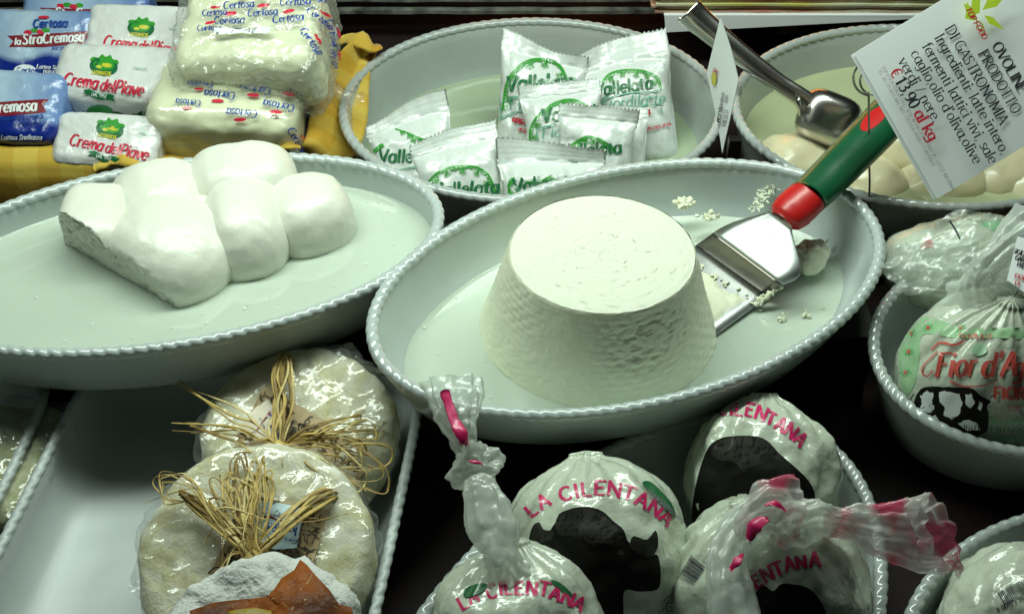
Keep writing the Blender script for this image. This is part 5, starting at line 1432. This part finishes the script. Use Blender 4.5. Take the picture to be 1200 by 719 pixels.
# bottom bag with upright tail
root = empty('cheese_bag', at(610, 740, 3)); tag(root, 'bottom left bag with a long upright knotted tail, cut by the picture edge', 'cheese bag', g)
c = at(608, 752, 6.0); b = bagbody(root, c, (5.2, 5.2, 5.2), (-.05, .62, .78), 11)
S = Surf(b, root)
brush(S, 'LA CILENTANA', 15, 612, 695, 2, 125, asp=.98)
fill(S, [(545, 690), (565, 683), (572, 688), (558, 697), (545, 700)], M_dgreen, 'printed_leaf', 3); fill(S, [(645, 680), (658, 684), (672, 698), (660, 694)], M_dgreen, 'printed_leaf', 3)
tail(root, [at(602, 684, 10), at(592, 668, 11.4), at(586, 645, 12.0), at(578, 620, 12.4), at(569, 595, 12.8), at(562, 572, 13.2), at(556, 560, 13.4)], [1.7, 1.0, .95, 1.35, 1.3, 1.0, .6], M_bagw, crump=.35, seed=6, flats=[.8, .8])
V, F = blob(at(557, 545, 12.4), (1.25, 1.0, 1.25), (0, .3, 0), 20, 2.6, .7, .9, 4); mesh('knot', V, F, M_bagw, root, world=True)
tail(root, [at(548, 528, 13.8), at(543, 514, 14.2), at(538, 495, 14.6), at(533, 470, 15), at(528, 446, 15.3)], [.55, .75, 1.1, 1.5, 1.75], M_bagf, seg=30, crump=.55, pleat=.18, seed=8, flats=[.8, .5, .4], name='flared_tail')
V, F = sweep([at(548, 521, 14.6), at(540, 508, 15.1), at(531, 488, 15.4), at(521, 458, 15.8)], [.10, .30, .28, .12], 10, .10, n=6, crump=.3); mesh('magenta_print', V, F, M_magenta, root, world=True)
V, F = sweep([at(549, 540, 14.8), at(557, 541, 14.9), at(566, 543, 14.7)], [.05, .12, .05], 8, .4, n=5, crump=.05); mesh('magenta_print', V, F, M_magenta, root, world=True)

# right dish: cow print bag and the bag behind it
root = empty('cow_print_bag', at(1152, 440, 4)); tag(root, 'upright knotted bag with red script and black cow print, green border', 'cheese bag')
c = at(1155, 445, 7.4); b = bagbody(root, c, (6.1, 5.7, 6.3), (0, .05, 1), 21, pl=.030, npl=19, wr=.16)
S = Surf(b, root)
M_pg2 = mat('print_soft_green', (.16, .52, .20), .35, coat=.3); M_pr2 = mat('print_soft_red', (.62, .10, .08), .35, coat=.3)
fill(S, [(1056, 392), (1066, 376), (1090, 372), (1130, 384), (1170, 384), (1230, 384), (1230, 398), (1170, 396), (1120, 396), (1082, 392), (1078, 420), (1072, 450), (1062, 462), (1054, 440)], mat('print_pale_green', (.36, .60, .34), .3, coat=.4), 'printed_border', 5)
for (x, y) in ((1068, 390), (1088, 384), (1126, 384), (1062, 436), (1066, 412)):
    st = [([Vector((x, y)), Vector((x + 7 * math.cos(a), y + 6 * math.sin(a)))], [2.2, .6]) for a in np.linspace(0, 5.5, 8)]; ink(S, st, M_pg2, 'printed_flower', 2); fill(S, ell(x, y, 2.4, 2.4, 0, 8), M_pr2, 'printed_flower_heart', 2)
ink(S, text('Fior', 27, 1097, 441, -2, .9, 1.9, slant=.32, aspect=.78, gap=1.0), M_pr2, 'script_lettering', 3); ink(S, text("d'A", 27, 1150, 441, -2, .9, 1.9, slant=.32, aspect=.8, gap=1.2), M_pr2, 'script_lettering', 3); ink(S, text("gerola", 24, 1186, 441, -2, .9, 1.9, slant=.32, aspect=.8), M_pr2, 'script_lettering', 3)
ink(S, [line([(1092, 410), (1102, 402), (1118, 404), (1130, 399)], 2.6), line([(1100, 412), (1092, 420), (1084, 428), (1082, 436), (1088, 440), (1094, 434)], 1.5), line([(1114, 446), (1130, 452), (1152, 451), (1176, 442)], 2.4, True, .6)], M_pr2, 'script_flourish', 3)
fill(S, ell(1148, 410, 9, 7), mat('print_faint_green', (.36, .58, .38), .35, coat=.3), 'printed_stamp', 3)
ink(S, text('FIOR', 13, 1165, 466, 2, 1.8, 3.0), M_pr2, 'capital_lettering', 3); ink(S, text('FIORDILATTE', 5, 1125, 396, 2, 1.2, 2), M_pr2, 'small_print', 2); ink(S, text('con latte', 8, 1180, 479, 2, 1.0, 1.6), M_pr2, 'small_print', 2)
for k, t_ in enumerate(('NELL LATTERIA', 'F.lli Fiandino', 'Via Regina', 'Formaggi freschi', 'Conservare in frigo')): ink(S, text(t_, 6.2, 1158 + k * 2, 494 + 9 * k, 3, 1.1, 1.9), M_dgreen if k % 2 else M_pg2, 'small_print', 2)
fill(S, [(1080, 458), (1090, 452), (1120, 452), (1140, 454), (1150, 462), (1160, 468), (1156, 474), (1158, 484), (1154, 502), (1130, 506), (1108, 500), (1090, 496), (1076, 484), (1076, 468)], M_buf, 'printed_cow', 4)
for poly in ([(1083, 462), (1090, 457), (1097, 459), (1095, 468), (1098, 476), (1090, 482), (1083, 476)], [(1103, 458), (1113, 457), (1126, 460), (1130, 470), (1126, 482), (1118, 488), (1108, 484), (1110, 474), (1104, 468)], [(1134, 460), (1140, 460), (1143, 468), (1138, 476), (1133, 470)],
             [(1086, 487), (1100, 484), (1104, 492), (1112, 496), (1098, 496)], [(1124, 492), (1134, 488), (1144, 492), (1148, 499), (1134, 501)], [(1147, 467), (1151, 470), (1150, 478), (1146, 476)]):
    fill(S, poly, M_white, 'printed_cow_patch', 2.5, smooth=False, jag=.8)
st = [line([(1079 + 3 * k, 502), (1081 + 3 * k, 496 - (k * 7 % 4))], 1.0, False) for k in range(26)]; ink(S, st, M_buf, 'printed_cow_grass', 2)
ink(S, [line([(1158, 466), (1163, 461), (1166, 462)], 1.4), line([(1076, 460), (1072, 468), (1073, 480)], 1.4)], M_buf, 'printed_cow_horn', 2)
fill(S, [(1094, 347), (1102, 344), (1102, 351), (1094, 354)], M_dgreen, 'printed_mark', 2, smooth=False)
tail(root, [at(1150, 352, 13.2), at(1145, 338, 14.4), at(1146, 326, 15.2), at(1152, 315, 15.8)], [2.6, 1.1, .8, .9], M_bagw, seg=26, crump=.25, pleat=.12, seed=9)
tail(root, [at(1150, 322, 15.4), at(1160, 308, 16), at(1172, 295, 16.5), at(1188, 282, 16.8), at(1212, 270, 17)], [.9, 1.0, .8, 1.2, 2.0], M_bagw, seg=26, crump=.4, pleat=.15, seed=10, name='knot')
root = empty('rear_bag', at(1140, 320, 5)); tag(root, 'milky bag lying behind the cow print bag with a pointed film corner', 'cheese bag')
c = at(1140, 312, 7.6); b = bagbody(root, c, (7.0, 4.2, 3.6), (0, .2, 1), 31, npl=9, pl=.02, m=M_bagbody)
S = Surf(b, root); fill(S, [(1150, 262), (1178, 258), (1196, 266), (1170, 272)], M_pg2, 'printed_patch', 4); fill(S, [(1078, 290), (1090, 280), (1094, 290)], M_pr2, 'printed_patch', 3)
sheet([at(1058, 318, 10.8), at(1060, 290, 12.2), at(1120, 244, 13.8), at(1210, 262, 12.4)], root, M_bagf, 3, 30, 30, .8, 'loose_film')
sheet([at(1030, 314, 11.5), at(1052, 284, 12.6), at(1150, 276, 13.4), at(1140, 318, 12.8)], root, M_bagf, 5, 30, 30, .6, 'loose_film')
sheet([at(1030, 314, 11.5), at(1140, 300, 12.8), at(1138, 335, 12.0), at(1062, 346, 10.6)], root, M_bagf, 7, 30, 30, .6, 'loose_film')
sheet([at(1150, 330, 12.5), at(1215, 300, 12.8), at(1215, 350, 11), at(1165, 352, 11)], root, M_bagf, 8, 30, 30, .6, 'loose_film')
V, F = sweep([at(1113, 259, 14.6), at(1119, 268, 14.4), at(1125, 280, 14.1)], [.07, .07], 6, n=4); mesh('tie', V, F, M_ink, root, world=True)
root = empty('seal_label', at(1190, 300, 17.2)); tag(root, 'small white guarantee label at the right edge beside the bag knot', 'label')
a_, b_, c_, d_ = at(1196, 262, 17.8), at(1222, 280, 17.4), at(1206, 345, 17.2), at(1180, 328, 17.5)
V = []; 
for s in (0, .06):
    for i in range(8):
        for j in range(8):
            u, v = i / 7, j / 7; V.append((a_ * (1 - u) + b_ * u) * (1 - v) + (d_ * (1 - u) + c_ * u) * v + Vector((0, 0, -s - .1 * u * u)))
F = grid_faces(8, 8) + [tuple(i + 64 for i in q[::-1]) for q in grid_faces(8, 8)]; o = mesh('label_card', V, F, M_card, root, world=True)
S = Surf(o, root)
for k, t_ in enumerate(('SIGILLO', 'GARANZIA', 'FRESCHEZZA')): ink(S, text(t_, 5.2, 1187 - k * -2, 296 + 8 * k, 18, 1.2, 2.2, aspect=.8), M_ink, 'lettering', 2)
ink(S, text('FIOR', 5, 1188, 326, 18, 1.3, 2.2), M_inkred, 'lettering', 2); ink(S, text('DI', 5, 1188, 334, 18, 1.3, 2.2), M_inkred, 'lettering', 2)

# bag in the bottom right dish
root = empty('barcoded_bag', at(1190, 720, 3)); tag(root, 'rounded milky bag with a black barcode in the bottom right corner', 'cheese bag')
c = at(1196, 728, 5.4); b = bagbody(root, c, (4.6, 4.6, 4.2), (.5, .6, .4), 41)
S = Surf(b, root); st = []
for k in range(22): x = 1170 + k * 1.9; y = 694 - k * 1.0; st.append(([Vector((x, y)), Vector((x + 8, y + 15))], [rnd.choice((.6, 1.0, 1.5))] * 2))
ink(S, st, M_ink, 'barcode', 3); ink(S, text('8 00523 1620', 5.5, 1170, 717, -27, 1.1, 1.8), M_ink, 'barcode_number', 2)
